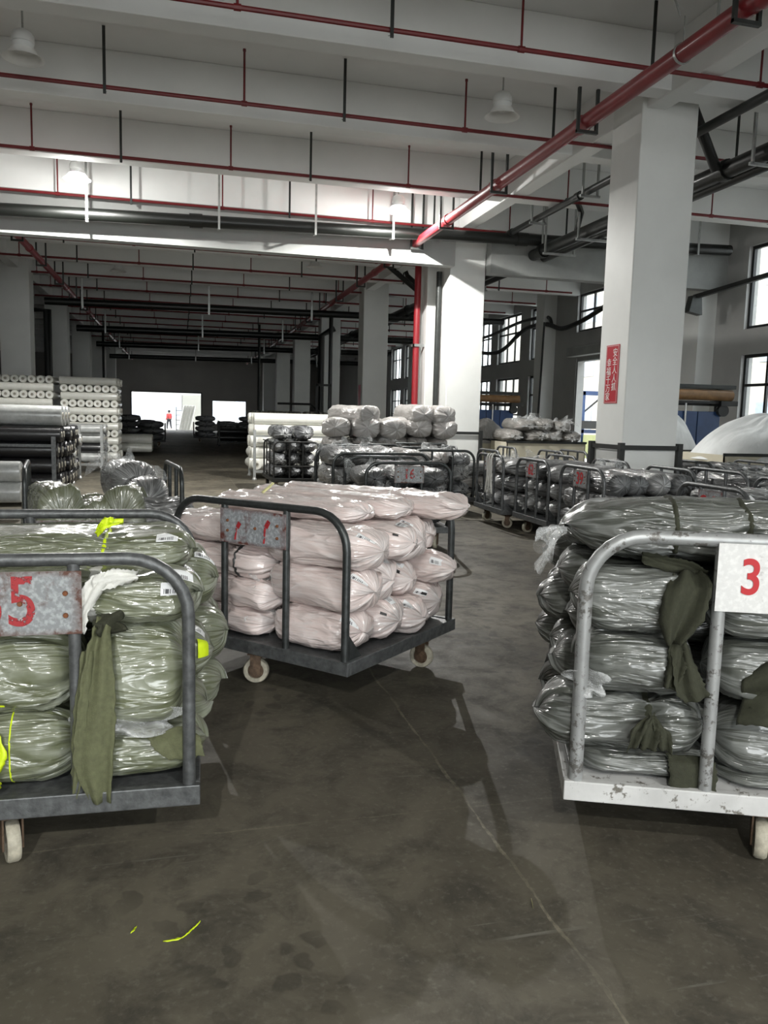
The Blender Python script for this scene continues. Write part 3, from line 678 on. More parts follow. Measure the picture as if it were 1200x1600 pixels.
def ribbon(name, path, widths, m, parent, side=(1, 0, 0), n=7, curl=.012, seed=0, thick=.003, fold=.35):
    """a strip of cloth along a path, rumpled across its width"""
    rg = np.random.RandomState(seed); P = np.array(path, float); k = len(P); tt = np.linspace(0, k-1, 26)
    Q = np.stack([np.interp(tt, range(k), P[:, i]) for i in range(3)], 1); 
    for _ in range(3): Q[1:-1] = (Q[:-2]+2*Q[1:-1]+Q[2:])/4
    Wd = np.interp(tt, np.linspace(0, k-1, len(widths)), widths); sd = np.array(side, float); sd /= np.linalg.norm(sd)
    d = np.gradient(Q, axis=0); d /= np.linalg.norm(d, axis=1, keepdims=True)+1e-9; nn = np.cross(d, sd); nn /= np.linalg.norm(nn, axis=1, keepdims=True)+1e-9
    c = np.linspace(-.5, .5, n)[None, :, None]
    ph = rg.rand()*6; wave = (np.sin(c*9+ph+np.linspace(0, 3, 26)[:, None, None])*curl + fold*np.abs(c)*Wd[:, None, None]*.5)
    edge = (rg.rand(26, n, 1)-.5)*.008*(np.abs(c) > .45)
    G = Q[:, None, :] + sd*(c*Wd[:, None, None]+edge) + nn[:, None, :]*wave
    return grid_mesh(name, G, m, False, None, parent, thick)
def crumple(name, size, m, parent, loc, seed=0, rot=(0, 0, 0), amp=.25, n=16, thick=.0015):
    rg = np.random.RandomState(seed); u, v = np.meshgrid(np.linspace(-1, 1, n), np.linspace(-1, 1, n), indexing='ij')
    z = sum(rg.randn()*np.sin(u*rg.uniform(1, 5)+v*rg.uniform(-5, 5)+rg.rand()*6) for _ in range(7))*amp/3
    k = 1+.25*np.sin(np.arctan2(v, u)*5+rg.rand()*6)
    P = np.stack([u*k*size[0]/2, v*k*size[1]/2, z*min(size)], -1)
    o = grid_mesh(name, P, m, False, None, parent, thick); o.location = loc; o.rotation_euler = rot; return o
def heap(name, L, Wd, H, seed, m, loc, rz, drop=.12, pw=2.4, nr=48, nc=120, lean=0.0):
    """a slumped sack: domed top, pleated flanks hanging a little over the rim it rests on"""
    r = np.linspace(0, 1, nr); a = np.linspace(0, 2*PI, nc, endpoint=False); RR, AA = np.meshgrid(r, a, indexing='ij'); U = AA/(2*PI)
    sq = 1/np.maximum(np.abs(np.cos(AA))**3+np.abs(np.sin(AA))**3, 1e-6)**(1/3)
    big = vnoise(U*5, RR*2.2+.1, 5, seed)-.5; pl = vnoise(U*26+big*2, RR*3+.1, 26, seed+1)-.5; fine = vnoise(U*60+big*3, RR*5+.1, 60, seed+2)-.5
    k = RR*sq*(1+.10*big*RR); X = L/2*k*np.cos(AA); Y = Wd/2*k*np.sin(AA)
    Z = (H+drop)*(1-RR**pw)-drop + H*(.30*big+.11*pl+.05*fine)*np.sin(PI*np.clip(RR, 0, 1))**.7 + lean*X*(1-RR**3)
    P = np.stack([X, Y, Z], -1); uv = np.stack([np.concatenate([U, np.ones((nr, 1))], 1)*3, np.concatenate([RR, RR[:, :1]], 1)*1.2], -1)
    o = grid_mesh(name, P, m, True, uv); o.location = loc; o.rotation_euler = (0, 0, rz); return o
#--LOADS--
ORD = ['bottom layer', 'second layer', 'third layer', 'fourth layer', 'fifth layer', 'sixth layer']
def put(ct, x0, x1, yc, Wd, z0, H, seed, m, label, group, nt=90, nth=72, dx=0.0, rz=0.0, **kw):
    b = Bundle(x1-x0, Wd, H, seed, nt, nth, **kw)
    p = loc2w(ct, (x0+x1)/2, yc, z0); o = b.obj('fabric_bundle', m, p, ct.rotation_euler.z+rz)
    tag(o, label, 'bundle', group); b.c = ct; return b

# ---- olive cart at the left
w, l = 1.12, 1.2; ya = R(-1.5)
cx = .058 - math.cos(ya)*w/2 - math.sin(ya)*l/2; cy = 2.59 - math.sin(ya)*w/2 + math.cos(ya)*l/2
OL = cart(cx, cy, ya, w, l, 'dark steel trolley cart at the left, rusty plate ending in 5, carrying olive bundles', 1.03, gap=.35, plate=.40, num='35', num_size=.22, num_dx=-.02, rear_plate=.4, steel='grey_steel', casters=((-.045, -.40, .35), (-.38, .36, .4), (.36, .36, .9)), tyre='tyre')
G = 'olive bundles on the left cart'
b = put(OL, -.56, .17, -.40, .30, .272, .235, 11, 'olive_film', 'olive film-wrapped bundle at the lower left of the left cart front, with yellow tape', G, 150, 110, amp=.010)
ribbon('yellow_tape', [(.105, -.15, .20), (.125, -.175, .13), (.10, -.178, .06), (.115, -.172, .02)], [.05, .075, .06, .05], 'neon', b.o, (1, .15, 0), seed=3)
b.tie('neon', .72, .004, .003, 'yellow_cord')
b = put(OL, -.56, .175, -.39, .32, .508, .28, 12, 'olive_film', 'olive film-wrapped bundle above the lower left one, under the rusty plate', G, 150, 110, amp=.011)
b.patch('yellow_edge', 'neon', .62, .70, PI*1.17, PI*1.19, .006)
b = put(OL, .19, .575, -.40, .30, .272, .16, 13, 'olive_film', 'flat olive bundle at the lower right corner of the left cart', G, 120, 90, amp=.009, endr=.12)
ribbon('loose_cloth', [(.06, -.13, .165), (.10, -.158, .14), (.135, -.165, .08)], [.14, .16, .11], 'olive_strip', b.o, (1, 0, .1), seed=8)
b = put(OL, .20, .53, -.385, .33, .436, .355, 14, 'olive_film', 'tall rounded olive bundle behind the right leg of the left cart frame', G, 130, 110, amp=.012, endr=.11, lump=.03)
crumple('film_gather', (.30, .10), 'bag_plastic', b.o, (-.03, -.145, .04), 6, (R(70), R(-8), 0), .4, 22)
ribbon('cloth_strip', [(-.10, -.165, .40), (-.115, -.20, .33), (-.125, -.215, .12), (-.14, -.22, -.05), (-.12, -.215, -.20)], [.05, .055, .10, .125, .115, .06], 'olive_strip', b.o, (1, 0, .06), 11, .012, 4, .004, .5)
ribbon('cloth_strip_edge', [(-.15, -.20, .30), (-.175, -.215, .10), (-.19, -.21, -.10), (-.20, -.2, -.19)], [.03, .04, .04, .015], 'olive_strip', b.o, (1, -.3, 0), 7, .01, 9, .004, .5)
crumple('cloth_knot', (.075, .06), 'olive_cloth', b.o, (-.09, -.185, .385), 3, (R(60), 0, .3), .5, 12, .012)
b = put(OL, -.57, .555, -.385, .34, .795, .165, 15, 'olive_film', 'long olive bundle lying across the top front of the left cart, with white cloth tie', G, 190, 100, amp=.010, ties=(.70,), tie_depth=.10)
b.tie('white_cloth', .70, .02, .005)
ribbon('white_tie_tail', [(.26, -.15, .175), (.235, -.18, .13), (.205, -.185, .06), (.19, -.185, -.01)], [.05, .075, .035, .045], 'white_cloth', b.o, (1, 0, .2), 7, .012, 6)
ribbon('white_tie_loop', [(.235, -.172, .15), (.30, -.165, .168), (.37, -.14, .17)], [.05, .06, .03], 'white_cloth', b.o, (0, .2, 1), 7, .01, 7)
b.label(.93, PI*.86, .08); b.label(.945, PI*.62, .07)
b = put(OL, -.57, .535, -.10, .36, .915, .135, 16, 'olive_film', 'topmost olive bundle of the left cart, tied with bright yellow tape', G, 190, 100, amp=.010, ties=(.72,), tie_depth=.12)
b.tie('neon', .72, .008, .005, 'yellow_tape')
ribbon('yellow_tape_end', [(.22, -.12, .145), (.25, -.14, .175), (.31, -.12, .185)], [.03, .05, .025], 'neon', b.o, (0, 1, .6), 7, .008, 2)
ribbon('yellow_tape_end', [(.23, -.13, .15), (.255, -.15, .18), (.265, -.15, .205)], [.03, .04, .03], 'neon', b.o, (1, .3, 0), 7, .008, 3)
b.label(.92, PI*.70, .08)
k = 0
for li, (z, h) in enumerate(((.272, .2), (.475, .22), (.70, .225))):
    for ri, yy in enumerate((-.09, .17, .43)):
        k += 1; ov = (.02, .085, .05)[ri] + (.03, .04, 0)[li]
        b = put(OL, -.56, .54+ov, yy, .27, z, h, 30+k, 'olive_film', 'olive bundle end, right side of the left cart, %s, %s row back' % (ORD[li], NW[ri]), G, 80, 64, amp=.009)
        if (li, ri) in ((1, 0), (2, 1), (2, 0)): b.label(.955, PI*.62, .075)
        if (li, ri) == (1, 0): b.patch('yellow_tag', 'neon', .955, .985, PI*.80, PI*1.0, .014)
b = put(OL, -.55, .50, .22, .30, .93, .09, 41, 'olive_film', 'olive bundle on top at the back of the left cart', G, 80, 64, amp=.009)
b = put(OL, -.55, .48, .46, .18, .93, .07, 42, 'olive_film', 'low olive bundle against the rear frame of the left cart', G, 80, 64, amp=.009)

# ---- pink cart in the middle
w, l = 1.28, 1.15; ya = R(-47)
cx = .80 - math.cos(ya)*w/2 - math.sin(ya)*l/2; cy = 3.78 - math.sin(ya)*w/2 + math.cos(ya)*l/2
PK = cart(cx, cy, ya, w, l, 'dark steel trolley cart in the middle loaded with pale pink bundles', 1.015, gap=.385, plate=.46, plate_m='plate_red', plate_h=.185, steel='dark_steel', rear_post=False, casters=((-.05, -.40, 2.15), (.42, .30, 1.7), (-.38, .36, .4)), tyre='tyre')
pl = [o for o in PK.children if o.name.startswith('number_plate')][0]
def stroke(name, pts, wd, mt):
    mb = MB(); 
    for a, c in zip(pts[:-1], pts[1:]): mb.bar((a[0], -.0036, a[1]), (c[0], -.0036, c[1]), .0012, wd)
    o = mb.build(name, mt, pl); return o
stroke('painted_number', [(-.115, -.165), (-.105, -.10), (-.085, -.07)], .024, 'num_dark'); stroke('painted_number', [(.09, -.165), (.097, -.08), (.12, -.045)], .026, 'num_dark');
G = 'pink bundles on the middle cart'; F = 'pink_film'
z = .272
for i, h in enumerate((.145, .17, .17, .165)):
    b = put(PK, -.72-.02*(i % 2), .03+.04*(i % 2), -.375, .31, z, h, 50+i, F, 'pale pink bundle at the left of the middle cart front, %s' % ORD[i], G, 130, 96, amp=.011, ties=((.62,) if i < 3 else ()), tie_depth=.12)
    if i == 2: b.tie('black_band', .74, .009, .009, 'black_band')
    elif i < 2: b.tie('white_band', .42, .012, .009, 'white_band')
    z += h+.002
z = .272
for i, h in enumerate((.215, .225, .205)):
    b = put(PK, .06-.03*i, (.60, .66, .70)[i], -.37, .32, z, h, 56+i, F, 'pale pink bundle at the right of the middle cart front, %s' % ORD[i], G, 150, 110, amp=.014, lump=.07, endr=.15)
    if i == 1: b.tie('white_band', .06, .012, .005, 'white_band')
    if i < 2: b.knot(-1, .10, h*.55, 4+i)
    b.label(.93, PI*.72, .07)
    z += h+.002
k = 0
PH = ((.225, .235, .185), (.185, .215, .245), (.235, .18, .215))
for li in range(3):
    for ri, yy in enumerate((-.10, .17, .44)):
        k += 1; h = PH[ri][li]; z = .272+sum(PH[ri][:li])+.002*li; ov = ((.02, .06, -.02), (.0, -.05, .07), (.11, .0, -.06))[li][ri]
        b = put(PK, -.70, .60+ov, yy+(.03, -.02, .02)[(li+ri) % 3], (.275, .295, .265)[(li+2*ri) % 3], z, h, 60+k, F, 'pale pink bundle end, right side of the middle cart, %s, %s row back' % (ORD[li], NW[ri]), G, 100, 84, amp=.015, lump=.08, endr=.16)
        b.label(.95, PI*(.5+.16*ri), .065)
        if (li+ri) % 2 == 0: b.patch('ink_stamp', 'black_band', .955, .975, PI*.80, PI*.86, .006, 4, 4)
for i, (yy, x1, z, h, wd) in enumerate(((-.15, .46, .918, .11, .31), (.14, .55, .922, .12, .30), (.43, .76, .905, .145, .31))):
    b = put(PK, -.60, x1, yy, wd, z, h, 80+i, F, 'pink bundle topping the middle cart, %s' % ('nearest the plate', 'in the middle', 'rearmost and jutting out')[i], G, 140, 90, amp=.013, ties=((.66,) if i == 2 else ()), tie_depth=.08, endr=.18)
    if i == 2: b.tie('white_band', .66, .012, .004, 'white_band')
    if i == 0: ribbon('pale_tape_end', [(-.25, .02, .11), (-.22, .03, .14), (-.20, .06, .17)], [.03, .04, .035], 'pale_tape', b.o, (1, -.6, 0), 6, .004, 1)

# ---- grey-olive cart at the right
w, l = 1.26, 1.15; ya = R(-22)
cx = 1.274 + math.cos(ya)*w/2 - math.sin(ya)*l/2; cy = 2.384 + math.sin(ya)*w/2 + math.cos(ya)*l/2
RT = cart(cx, cy, ya, w, l, 'silver steel trolley cart at the right with a white plate numbered 3', 1.125, gap=.43, plate_dz=.03, plate=.36, plate_m='plate_white', plate_h=.225, num='3', num_m='num_red', num_size=.165, num_dx=-.075, steel='galv', deckm='white_deck', rtube=.0245, casters=((.05, -.40, -.25), (-.44, .12, .3), (-.40, .40, .3), (.40, .40, .5)), tyre='tyre')
G = 'grey bundles on the right cart'; F = 'grey_film'
b = put(RT, -.58, -.12, -.375, .31, .272, .085, 101, F, 'thin grey film-wrapped bundle lying lowest at the left of the right cart front', G, 110, 80, amp=.006)
ribbon('olive_flap', [(.14, -.13, .09), (.145, -.165, .07), (.15, -.17, -.01), (.15, -.172, -.03)], [.15, .155, .15, .14], 'olive_cloth', b.o, (1, 0, 0), 9, .006, 5)
b = put(RT, -.72, -.15, -.375, .31, .35, .205, 102, F, 'grey bundle tied with a dark olive bow at the lower left of the right cart', G, 160, 110, amp=.012, ties=(.66,), tie_depth=.22, endr=.16)
b.tie('olive_cloth', .66, .014, .006)
for q, (dx_, ang) in enumerate(((-.045, .5), (.03, -.35), (-.01, 0))):
    ribbon('olive_bow', [(.09, -.16, .155), (.09+dx_, -.19, .12), (.09+dx_*1.4, -.19, .05)], [.03, .06, .05], 'olive_cloth', b.o, (1, 0, ang), 7, .012, 20+q)
b = put(RT, -.60, -.20, -.375, .31, .557, .215, 103, F, 'grey glossy bundle in the third layer at the left of the right cart front', G, 150, 110, amp=.013, endr=.12)
crumple('film_tuft', (.13, .09), 'bag_plastic', b.o, (-.17, -.175, .07), 12, (R(80), R(40), 0), .5, 16)
ribbon('olive_tail', [(.13, -.13, .20), (.14, -.18, .15), (.16, -.20, .07), (.19, -.2, .03)], [.06, .07, .10, .08], 'olive_cloth', b.o, (1, 0, .35), 9, .014, 15)
ribbon('olive_tail', [(.12, -.15, .21), (.12, -.18, .15), (.10, -.19, .06)], [.05, .06, .04], 'olive_cloth', b.o, (1, 0, -.2), 7, .012, 16)
b = put(RT, -.61, -.21, -.375, .31, .775, .23, 104, F, 'grey bundle with a dark olive flap, fourth layer at the front of the right cart', G, 150, 110, amp=.010, endr=.12)
ribbon('olive_flap', [(.16, -.10, .225), (.15, -.165, .18), (.13, -.185, .08), (.115, -.18, -.005)], [.09, .15, .14, .05], 'olive_cloth', b.o, (1, 0, .12), 11, .016, 17, .004, .3)
b = put(RT, -.64, .57, -.25, .34, 1.01, .215, 105, F, 'long grey bundle across the top of the right cart with a knotted clear bag end', G, 210, 110, amp=.010, ties=(.30, .50), tie_depth=.07, ends=('k', 'r'), endr=.18)
b.tie('olive_cloth', .30, .012, .005); b.tie('olive_cloth', .50, .013, .005); b.knot(-1, .075, .085, 3, droop=1.0)
ribbon('olive_tatter', [(-.36, -.19, .03), (-.28, -.2, .01), (-.2, -.2, .0), (-.14, -.19, -.02)], [.04, .05, .04, .02], 'olive_cloth', b.o, (0, .3, 1), 7, .01, 31)
b = put(RT, -.12, .57, -.375, .31, .30, .235, 106, F, 'rounded grey bundle at the lower right of the right cart front', G, 150, 110, amp=.010, endr=.15)
ribbon('olive_cloth_roll', [(-.28, -.14, .28), (-.2, -.17, .33), (-.08, -.18, .30), (.1, -.17, .25)], [.16, .22, .2, .16], 'olive_cloth', b.o, (.1, .15, 1), 11, .022, 32, .006, .5)
ribbon('olive_fold', [(-.26, -.16, .24), (-.1, -.18, .245), (.15, -.18, .22)], [.05, .07, .06], 'olive_cloth', b.o, (0, -.2, 1), 7, .008, 33)
b = put(RT, -.10, .57, -.375, .31, .272, .04, 107, F, 'nearly flat grey bundle under the rounded one at the right cart front', G, 80, 60, amp=.004)
b = put(RT, -.15, .57, -.375, .31, .56, .205, 108, F, 'grey bundle behind the olive cloth, right of the right cart middle post', G, 110, 90, amp=.011)
b = put(RT, -.17, .57, -.375, .31, .77, .23, 109, F, 'grey bundle right of the middle post, just under the white plate', G, 110, 90, amp=.011)
b.patch('card', 'pale_tape', .02, .09, PI*.93, PI*.99, .02)
k = 0
for li, (z, h) in enumerate(((.272, .2), (.475, .185), (.665, .17), (.84, .165))):
    for ri, yy in enumerate((-.07, .19, .44)):
        k += 1; ov = ((.03, .07, .02), (.05, .03, .08), (.0, .09, .05), (.04, -.02, .06))[li][ri]
        b = put(RT, -.60-ov, .57, yy, .255, z, h, 120+k, F, 'grey bundle end, left side of the right cart, %s, %s row back' % (ORD[li], NW[ri]), G, 80, 64, amp=.009, endr=.11)
for i, yy in enumerate((.06, .36)):
    b = put(RT, -.64+.1*i, .57, yy, .29, 1.01, .13, 140+i, F, 'grey bundle on top of the right cart, %s' % ('second from the front', 'at the back')[i], G, 90, 64, amp=.009)

# ------------------------------------------------------------------ mid-distance carts and their loads
PROTO = {}
def proto(m, i, kind='r'):
    key = (m, i, kind)
    if key not in PROTO:
        b = Bundle(1.0, .3, .25, 300+i*7, 56, 44, ties=((.5,) if i % 3 == 1 else ()), ends=('k', 'k') if kind == 'k' else ('r', 'r'), amp=.012, lump=.10, endr=.14, tie_depth=.14)
        o = b.obj('fabric_bundle', m, (0, 0, 0)); me = o.data; bpy.data.objects.remove(o); kn = None
        if kind == 'k':
            kb = Bundle.__new__(Bundle); kb.L, kb.H = 1.0, .25; kb.o = None
            ko = kb.knot(-1, .05, .125, i); kn = ko.data; bpy.data.objects.remove(ko)
        PROTO[key] = (me, kn)
    return PROTO[key]
def far_bundle(ct, x, y, z, L, Wd, H, yaw, m, label, group, i=0, kind='r', roll=0.0, lab=False):
    me, kn = proto(m, i % 4, kind)
    o = bpy.data.objects.new('fabric_bundle', me); C.objects.link(o); p = loc2w(ct, x, y, z) if ct else (x, y, z)
    o.location = p; o.rotation_euler = (roll, 0, yaw+(ct.rotation_euler.z if ct else 0)); o.scale = (L, Wd/.3, H/.25)
    tag(o, label, 'bundle', group)
    if kn: k = bpy.data.objects.new('knot', kn); C.objects.link(k); k.parent = o
    if kn and L < 1.3 and (i+int(abs(x*100))) % 2 == 0:
        key = ('flap', i % 4)
        if key not in PROTO:
            f_ = crumple('film_flap', (.34, .24), 'bag_plastic', None, (0, 0, 0), 40+i, amp=.55, n=14, thick=0); PROTO[key] = f_.data; bpy.data.objects.remove(f_)
        f_ = bpy.data.objects.new('film_flap', PROTO[key]); C.objects.link(f_); f_.parent = o; f_.location = (-.33, -.05+.03*(i % 3), .23); f_.rotation_euler = (.3, -.35, i*1.1)
    if lab: l_ = MB().box(-.04, .04, -.03, .03, 0, .003).build('label', 'label', o); l_.location = (.36, -.12, .215); l_.rotation_euler = (R(35), R(25), 0)
    return o
COLN = {'char_film': 'charcoal', 'silver_film': 'grey', 'dirty_white_film': 'off-white', 'black_film': 'black', 'olive_film': 'olive'}
SIDE3 = {1: [''], 2: ['left', 'right'], 3: ['left', 'middle', 'right'], 4: ['far left', 'left of centre', 'right of centre', 'far right']}
def load_ends(ct, w, l, nc, nl, m, where, group, z0=.27, H=.24, kind='k', mats=None, skip=(), seed=0, lab=False):
    """bundles lying front to back, their ends facing out through the end frame"""
    rg = random.Random(seed); pw = (w-.06)/nc
    for li in range(nl):
        for c in range(nc):
            if (li, c) in skip: continue
            mm = (mats[(li*nc+c) % len(mats)] if mats else m)
            far_bundle(ct, -w/2+.03+pw*(c+.5)+rg.uniform(-.012, .012), rg.uniform(-.0, .03), z0+li*(H*.96), l*rg.uniform(.84, .91), pw*1.0, H*rg.uniform(.95, 1.02), PI/2*(1 if rg.random() < .5 else -1)+rg.uniform(-.06, .06), mm,
                       '%s bundle, %s, %s, on %s' % (COLN[mm], ORD[li], SIDE3[nc][c], where), group, rg.randint(0, 3), kind, rg.uniform(-.12, .12), lab and rg.random() < .5)
mcart = dict(rail=.99, rtube=.02, rc=.16, plate_h=.19)
A = cart(2.455, 9.10, R(0), 1.05, 1.2, 'dark trolley cart with a grey plate reading 16 in the middle distance', **mcart, gap=.34, plate=.34, num='16', num_size=.15)
load_ends(A, 1.05, 1.2, 3, 3, 'char_film', 'the small number-plate cart', 'bundles on cart 16', H=.22, mats=['char_film', 'silver_film', 'char_film', 'char_film'], seed=3)
A = cart(2.62, 11.1, R(2), 1.42, 1.25, 'wide dark trolley cart behind the cart numbered 16', **mcart, gap=.5)
load_ends(A, 1.42, 1.25, 4, 3, 'silver_film', 'the wide cart behind cart 16', 'grey bags on the wide cart', H=.27, seed=4, mats=['silver_film', 'dirty_white_film', 'silver_film', 'char_film', 'silver_film'])
def load_cross(ct, w, l, nr, nl, mats, where, group, z0=.27, H=.24, seed=0, kind='r'):
    """bundles lying across the cart, one behind another, ends at its sides"""
    rg = random.Random(seed); pw = (l-.12)/nr
    for li in range(nl):
        for c in range(nr):
            mm = mats[(li*nr+c) % len(mats)]
            far_bundle(ct, rg.uniform(-.05, .08), -l/2+.06+pw*(c+.5), z0+li*(H*.95), w*rg.uniform(.95, 1.1), pw*1.04, H*rg.uniform(.95, 1.03), rg.uniform(-.08, .08)+(PI if rg.random() < .5 else 0), mm,
                       '%s bundle lying across, %s, %s row, on %s' % (COLN[mm], ORD[li], NW[c], where), group, rg.randint(0, 3), kind, rg.uniform(-.12, .12), True)
def rowcart(x, y, w, label, num, mats, where, seed, n=3, nl=3, l=1.15, H=.235, yaw=-90, cross=False, **kw):
    d = dict(mcart); d.update(steel='grey_steel'); d.update(kw)
    A = cart(x, y, R(yaw), w, l, label, num=num, plate=(.30 if num or kw.get('plate_m') else None), num_size=.19, num_m='num_red' if num in ('39', '62') else 'num_dark', **d)
    if cross: load_cross(A, w, l, 4, nl, mats, where, 'bundles on %s' % where, H=H, seed=seed)
    else: load_ends(A, w, l, n, nl, mats[0], where, 'bundles on %s' % where, H=H, mats=mats, seed=seed, lab=True)
    return A
c39 = rowcart(4.85, 8.03, 1.06, 'nearest of three trolley carts facing the aisle, plate reading 39', '39', ['char_film', 'silver_film', 'char_film'], 'the nearest aisle cart', 5, cross=True)
c62 = rowcart(4.90, 9.42, 1.04, 'middle of three trolley carts facing the aisle, plate reading 62', '62', ['silver_film', 'char_film', 'silver_film'], 'the middle aisle cart', 6)
c41 = rowcart(4.80, 10.62, 1.06, 'farthest of three trolley carts facing the aisle, hung with white strips', '41', ['silver_film', 'black_film', 'silver_film', 'dirty_white_film'], 'the farthest aisle cart', 7)
rowcart(5.4, 12.2, 1.06, 'trolley cart behind the cart numbered 41', None, ['dirty_white_film', 'silver_film'], 'the cart behind cart 41', 8, nl=2)
rowcart(4.78, 5.68, 1.0, 'trolley cart with a red-daubed plate behind the right foreground cart', None, ['char_film', 'silver_film', 'char_film'], 'the cart with the red-daubed plate', 9, cross=True, plate_m='plate_red')
RP = [o for o in bpy.data.objects if o.name.startswith('trolley_cart') and 'red-daubed plate' in o['label']][0]
rp = [o for o in RP.children if o.name.startswith('number_plate')][0]
for dx_ in (-.075, .06): MB().lathe([(0, -.0042), (.055, -.0042), (.055, -.0026)], 16, 'y', (dx_, 0, -.095)).build('red_daub', 'num_red', rp)
rowcart(3.9, 4.45, 1.04, 'trolley cart with a white plate reading 07 directly behind the right foreground cart', '07', ['silver_film', 'char_film'], 'the cart right behind', 10, nl=2, plate_m='plate_white')
rowcart(6.35, 7.75, 1.15, 'trolley cart of charcoal bundles in the second row at the right', None, ['char_film'], 'the second-row cart at the right', 11, cross=True, nl=3)
rowcart(6.1, 6.3, 1.1, 'trolley cart of charcoal bundles behind the red-daubed cart', None, ['char_film', 'silver_film'], 'the cart behind the red-daubed one', 12, cross=True, nl=3)
rowcart(7.3, 9.6, 1.15, 'trolley cart right of the near column, low charcoal load', None, ['char_film'], 'the cart right of the near column', 13, cross=True, nl=3)
rowcart(8.6, 8.2, 1.2, 'trolley cart at the right edge under the stacked cushions', None, ['char_film'], 'the cart at the right edge', 14, cross=True, nl=3)
rowcart(5.2, 13.6, 1.0, 'trolley cart of pale rolls between the lit column and cart 41', None, ['dirty_white_film', 'char_film'], 'the cart by the lit column', 15, nl=2)
rowcart(7.0, 12.4, 1.15, 'empty-looking trolley cart behind the near column', None, ['silver_film'], 'the cart behind the near column', 16, nl=1)
A = cart(2.75, 12.75, R(4), 1.1, 1.1, 'trolley cart of black and white bundles behind the wide cart', **mcart, gap=.35)
load_ends(A, 1.1, 1.1, 3, 3, 'black_film', 'the black and white cart', 'bundles on the black and white cart', H=.25, mats=['black_film', 'dirty_white_film', 'black_film', 'silver_film'], seed=21)
A = cart(3.95, 12.3, R(-3), 1.1, 1.1, 'trolley cart heaped with black bundles left of cart 41', **mcart, gap=.35)
load_ends(A, 1.1, 1.1, 3, 3, 'black_film', 'the heaped black cart', 'bundles on the heaped black cart', H=.24, mats=['black_film', 'silver_film', 'black_film', 'dirty_white_film'], seed=22)
# heaps of off-white bundles by the lit column
A = cart(3.15, 14.35, R(0), 1.35, 1.2, 'trolley cart under the left heap of off-white bundles', **mcart, gap=.4)
load_ends(A, 1.35, 1.2, 3, 3, 'dirty_white_film', 'the left off-white heap', 'off-white bundles, left heap', H=.29, seed=23)
for i, (x, z) in enumerate(((-.38, 1.10), (.05, 1.10), (.45, 1.08), (-.1, 1.32))):
    far_bundle(A, x, .0, z, 1.0, .52, .36, PI/2+.3*(i-1), 'dirty_white_film', 'off-white bundle on top of the left heap, %s' % ('leftmost', 'in the middle', 'rightmost', 'highest of all')[i], 'off-white bundles, left heap', i, 'r')
A = cart(4.5, 15.25, R(-8), 1.25, 1.2, 'trolley cart under the right heap of off-white bundles before the lit column', **mcart, gap=.4)
load_ends(A, 1.25, 1.2, 3, 3, 'dirty_white_film', 'the right off-white heap', 'off-white bundles, right heap', H=.29, seed=24)
for i, (x, z) in enumerate(((-.30, 1.10), (.12, 1.10), (.50, 1.08), (-.05, 1.36), (.28, 1.34))):
    far_bundle(A, x, .0, z, 1.15, .50, .37, PI/2+.25*i-.5, 'dirty_white_film', 'off-white bundle on top of the right heap, %s' % ('lower left', 'lower middle', 'lower right', 'upper left', 'upper right')[i], 'off-white bundles, right heap', i+1, 'r')
# black rolls in a barred cart
e = cart(2.12, 15.95, R(1), .92, 1.6, 'black barred trolley cart with black bundles, white puckered ends facing out', rail=.96, steel='black_iron', deckm='black_iron', rtube=.018, rc=.1, gap=.3, casters=((-.4, -.42, 0), (.3, -.42, .5), (-.4, .42, 0), (.4, .42, .4)), tyre='black_iron')
k = MB()
for zz in (.5, ): k.tube([(-.44, -.78, zz), (.44, -.78, zz)], .014, 8)
for yy in (-.3, .2): k.tube([(-.445, yy, .27), (-.445, yy, .95)], .014, 8)
k.tube([(-.445, -.78, .95), (-.445, .78, .95)], .014, 8); k.build('side_bars', 'black_iron', e, True)
load_ends(e, .92, 1.6, 3, 3, 'black_film', 'the barred black cart', 'black bundles in the barred cart', H=.25, seed=25)
for i, x in enumerate((-.22, .2)): far_bundle(e, x, 0, 1.0, 1.5, .36, .26, PI/2, 'black_film', 'black bundle with white end on top of the barred cart, at the %s' % ('left', 'right')[i], 'black bundles in the barred cart', i, 'k')
# cart behind the olive one
A = cart(-.70, 7.75, R(-82), 1.25, 1.32, 'dark trolley cart behind the left foreground cart, loaded with olive bags', **mcart, gap=.36, plate=.34, plate_m='black_iron')
for i, (x, y, z, L, wd, h, yw, mm, lb) in enumerate(((.30, -.42, .27, .74, .42, .58, .2, 'olive_film', 'dark olive bag at the far left of the cart behind the olive cart'), (.28, -.08, .27, .55, .34, .45, .1, 'olive_film', 'small olive bag tied with cord, second from left on the rear left cart'), (.28, .22, .27, .62, .36, .55, -.35, 'olive_film', 'square-edged dark olive bag in the middle of the rear left cart'), (.36, .50, .27, .6, .3, .46, 1.3, 'silver_film', 'crinkled grey bag low at the right of the rear left cart'), (-.12, .38, .52, .9, .40, .36, .0, 'silver_film', 'big round grey bag with knotted end at the right of the rear left cart'), (-.35, -.2, .27, 1.0, .5, .3, 1.5, 'olive_film', 'olive bag at the back of the rear left cart'), (-.42, .25, .60, .8, .4, .4, .2, 'silver_film', 'crinkled grey bag on top at the rear of the rear left cart'))):
    far_bundle(A, x, y, z, L, wd, h, yw, mm, lb, 'bags on the rear left cart', i, 'k' if mm == 'silver_film' else 'r')
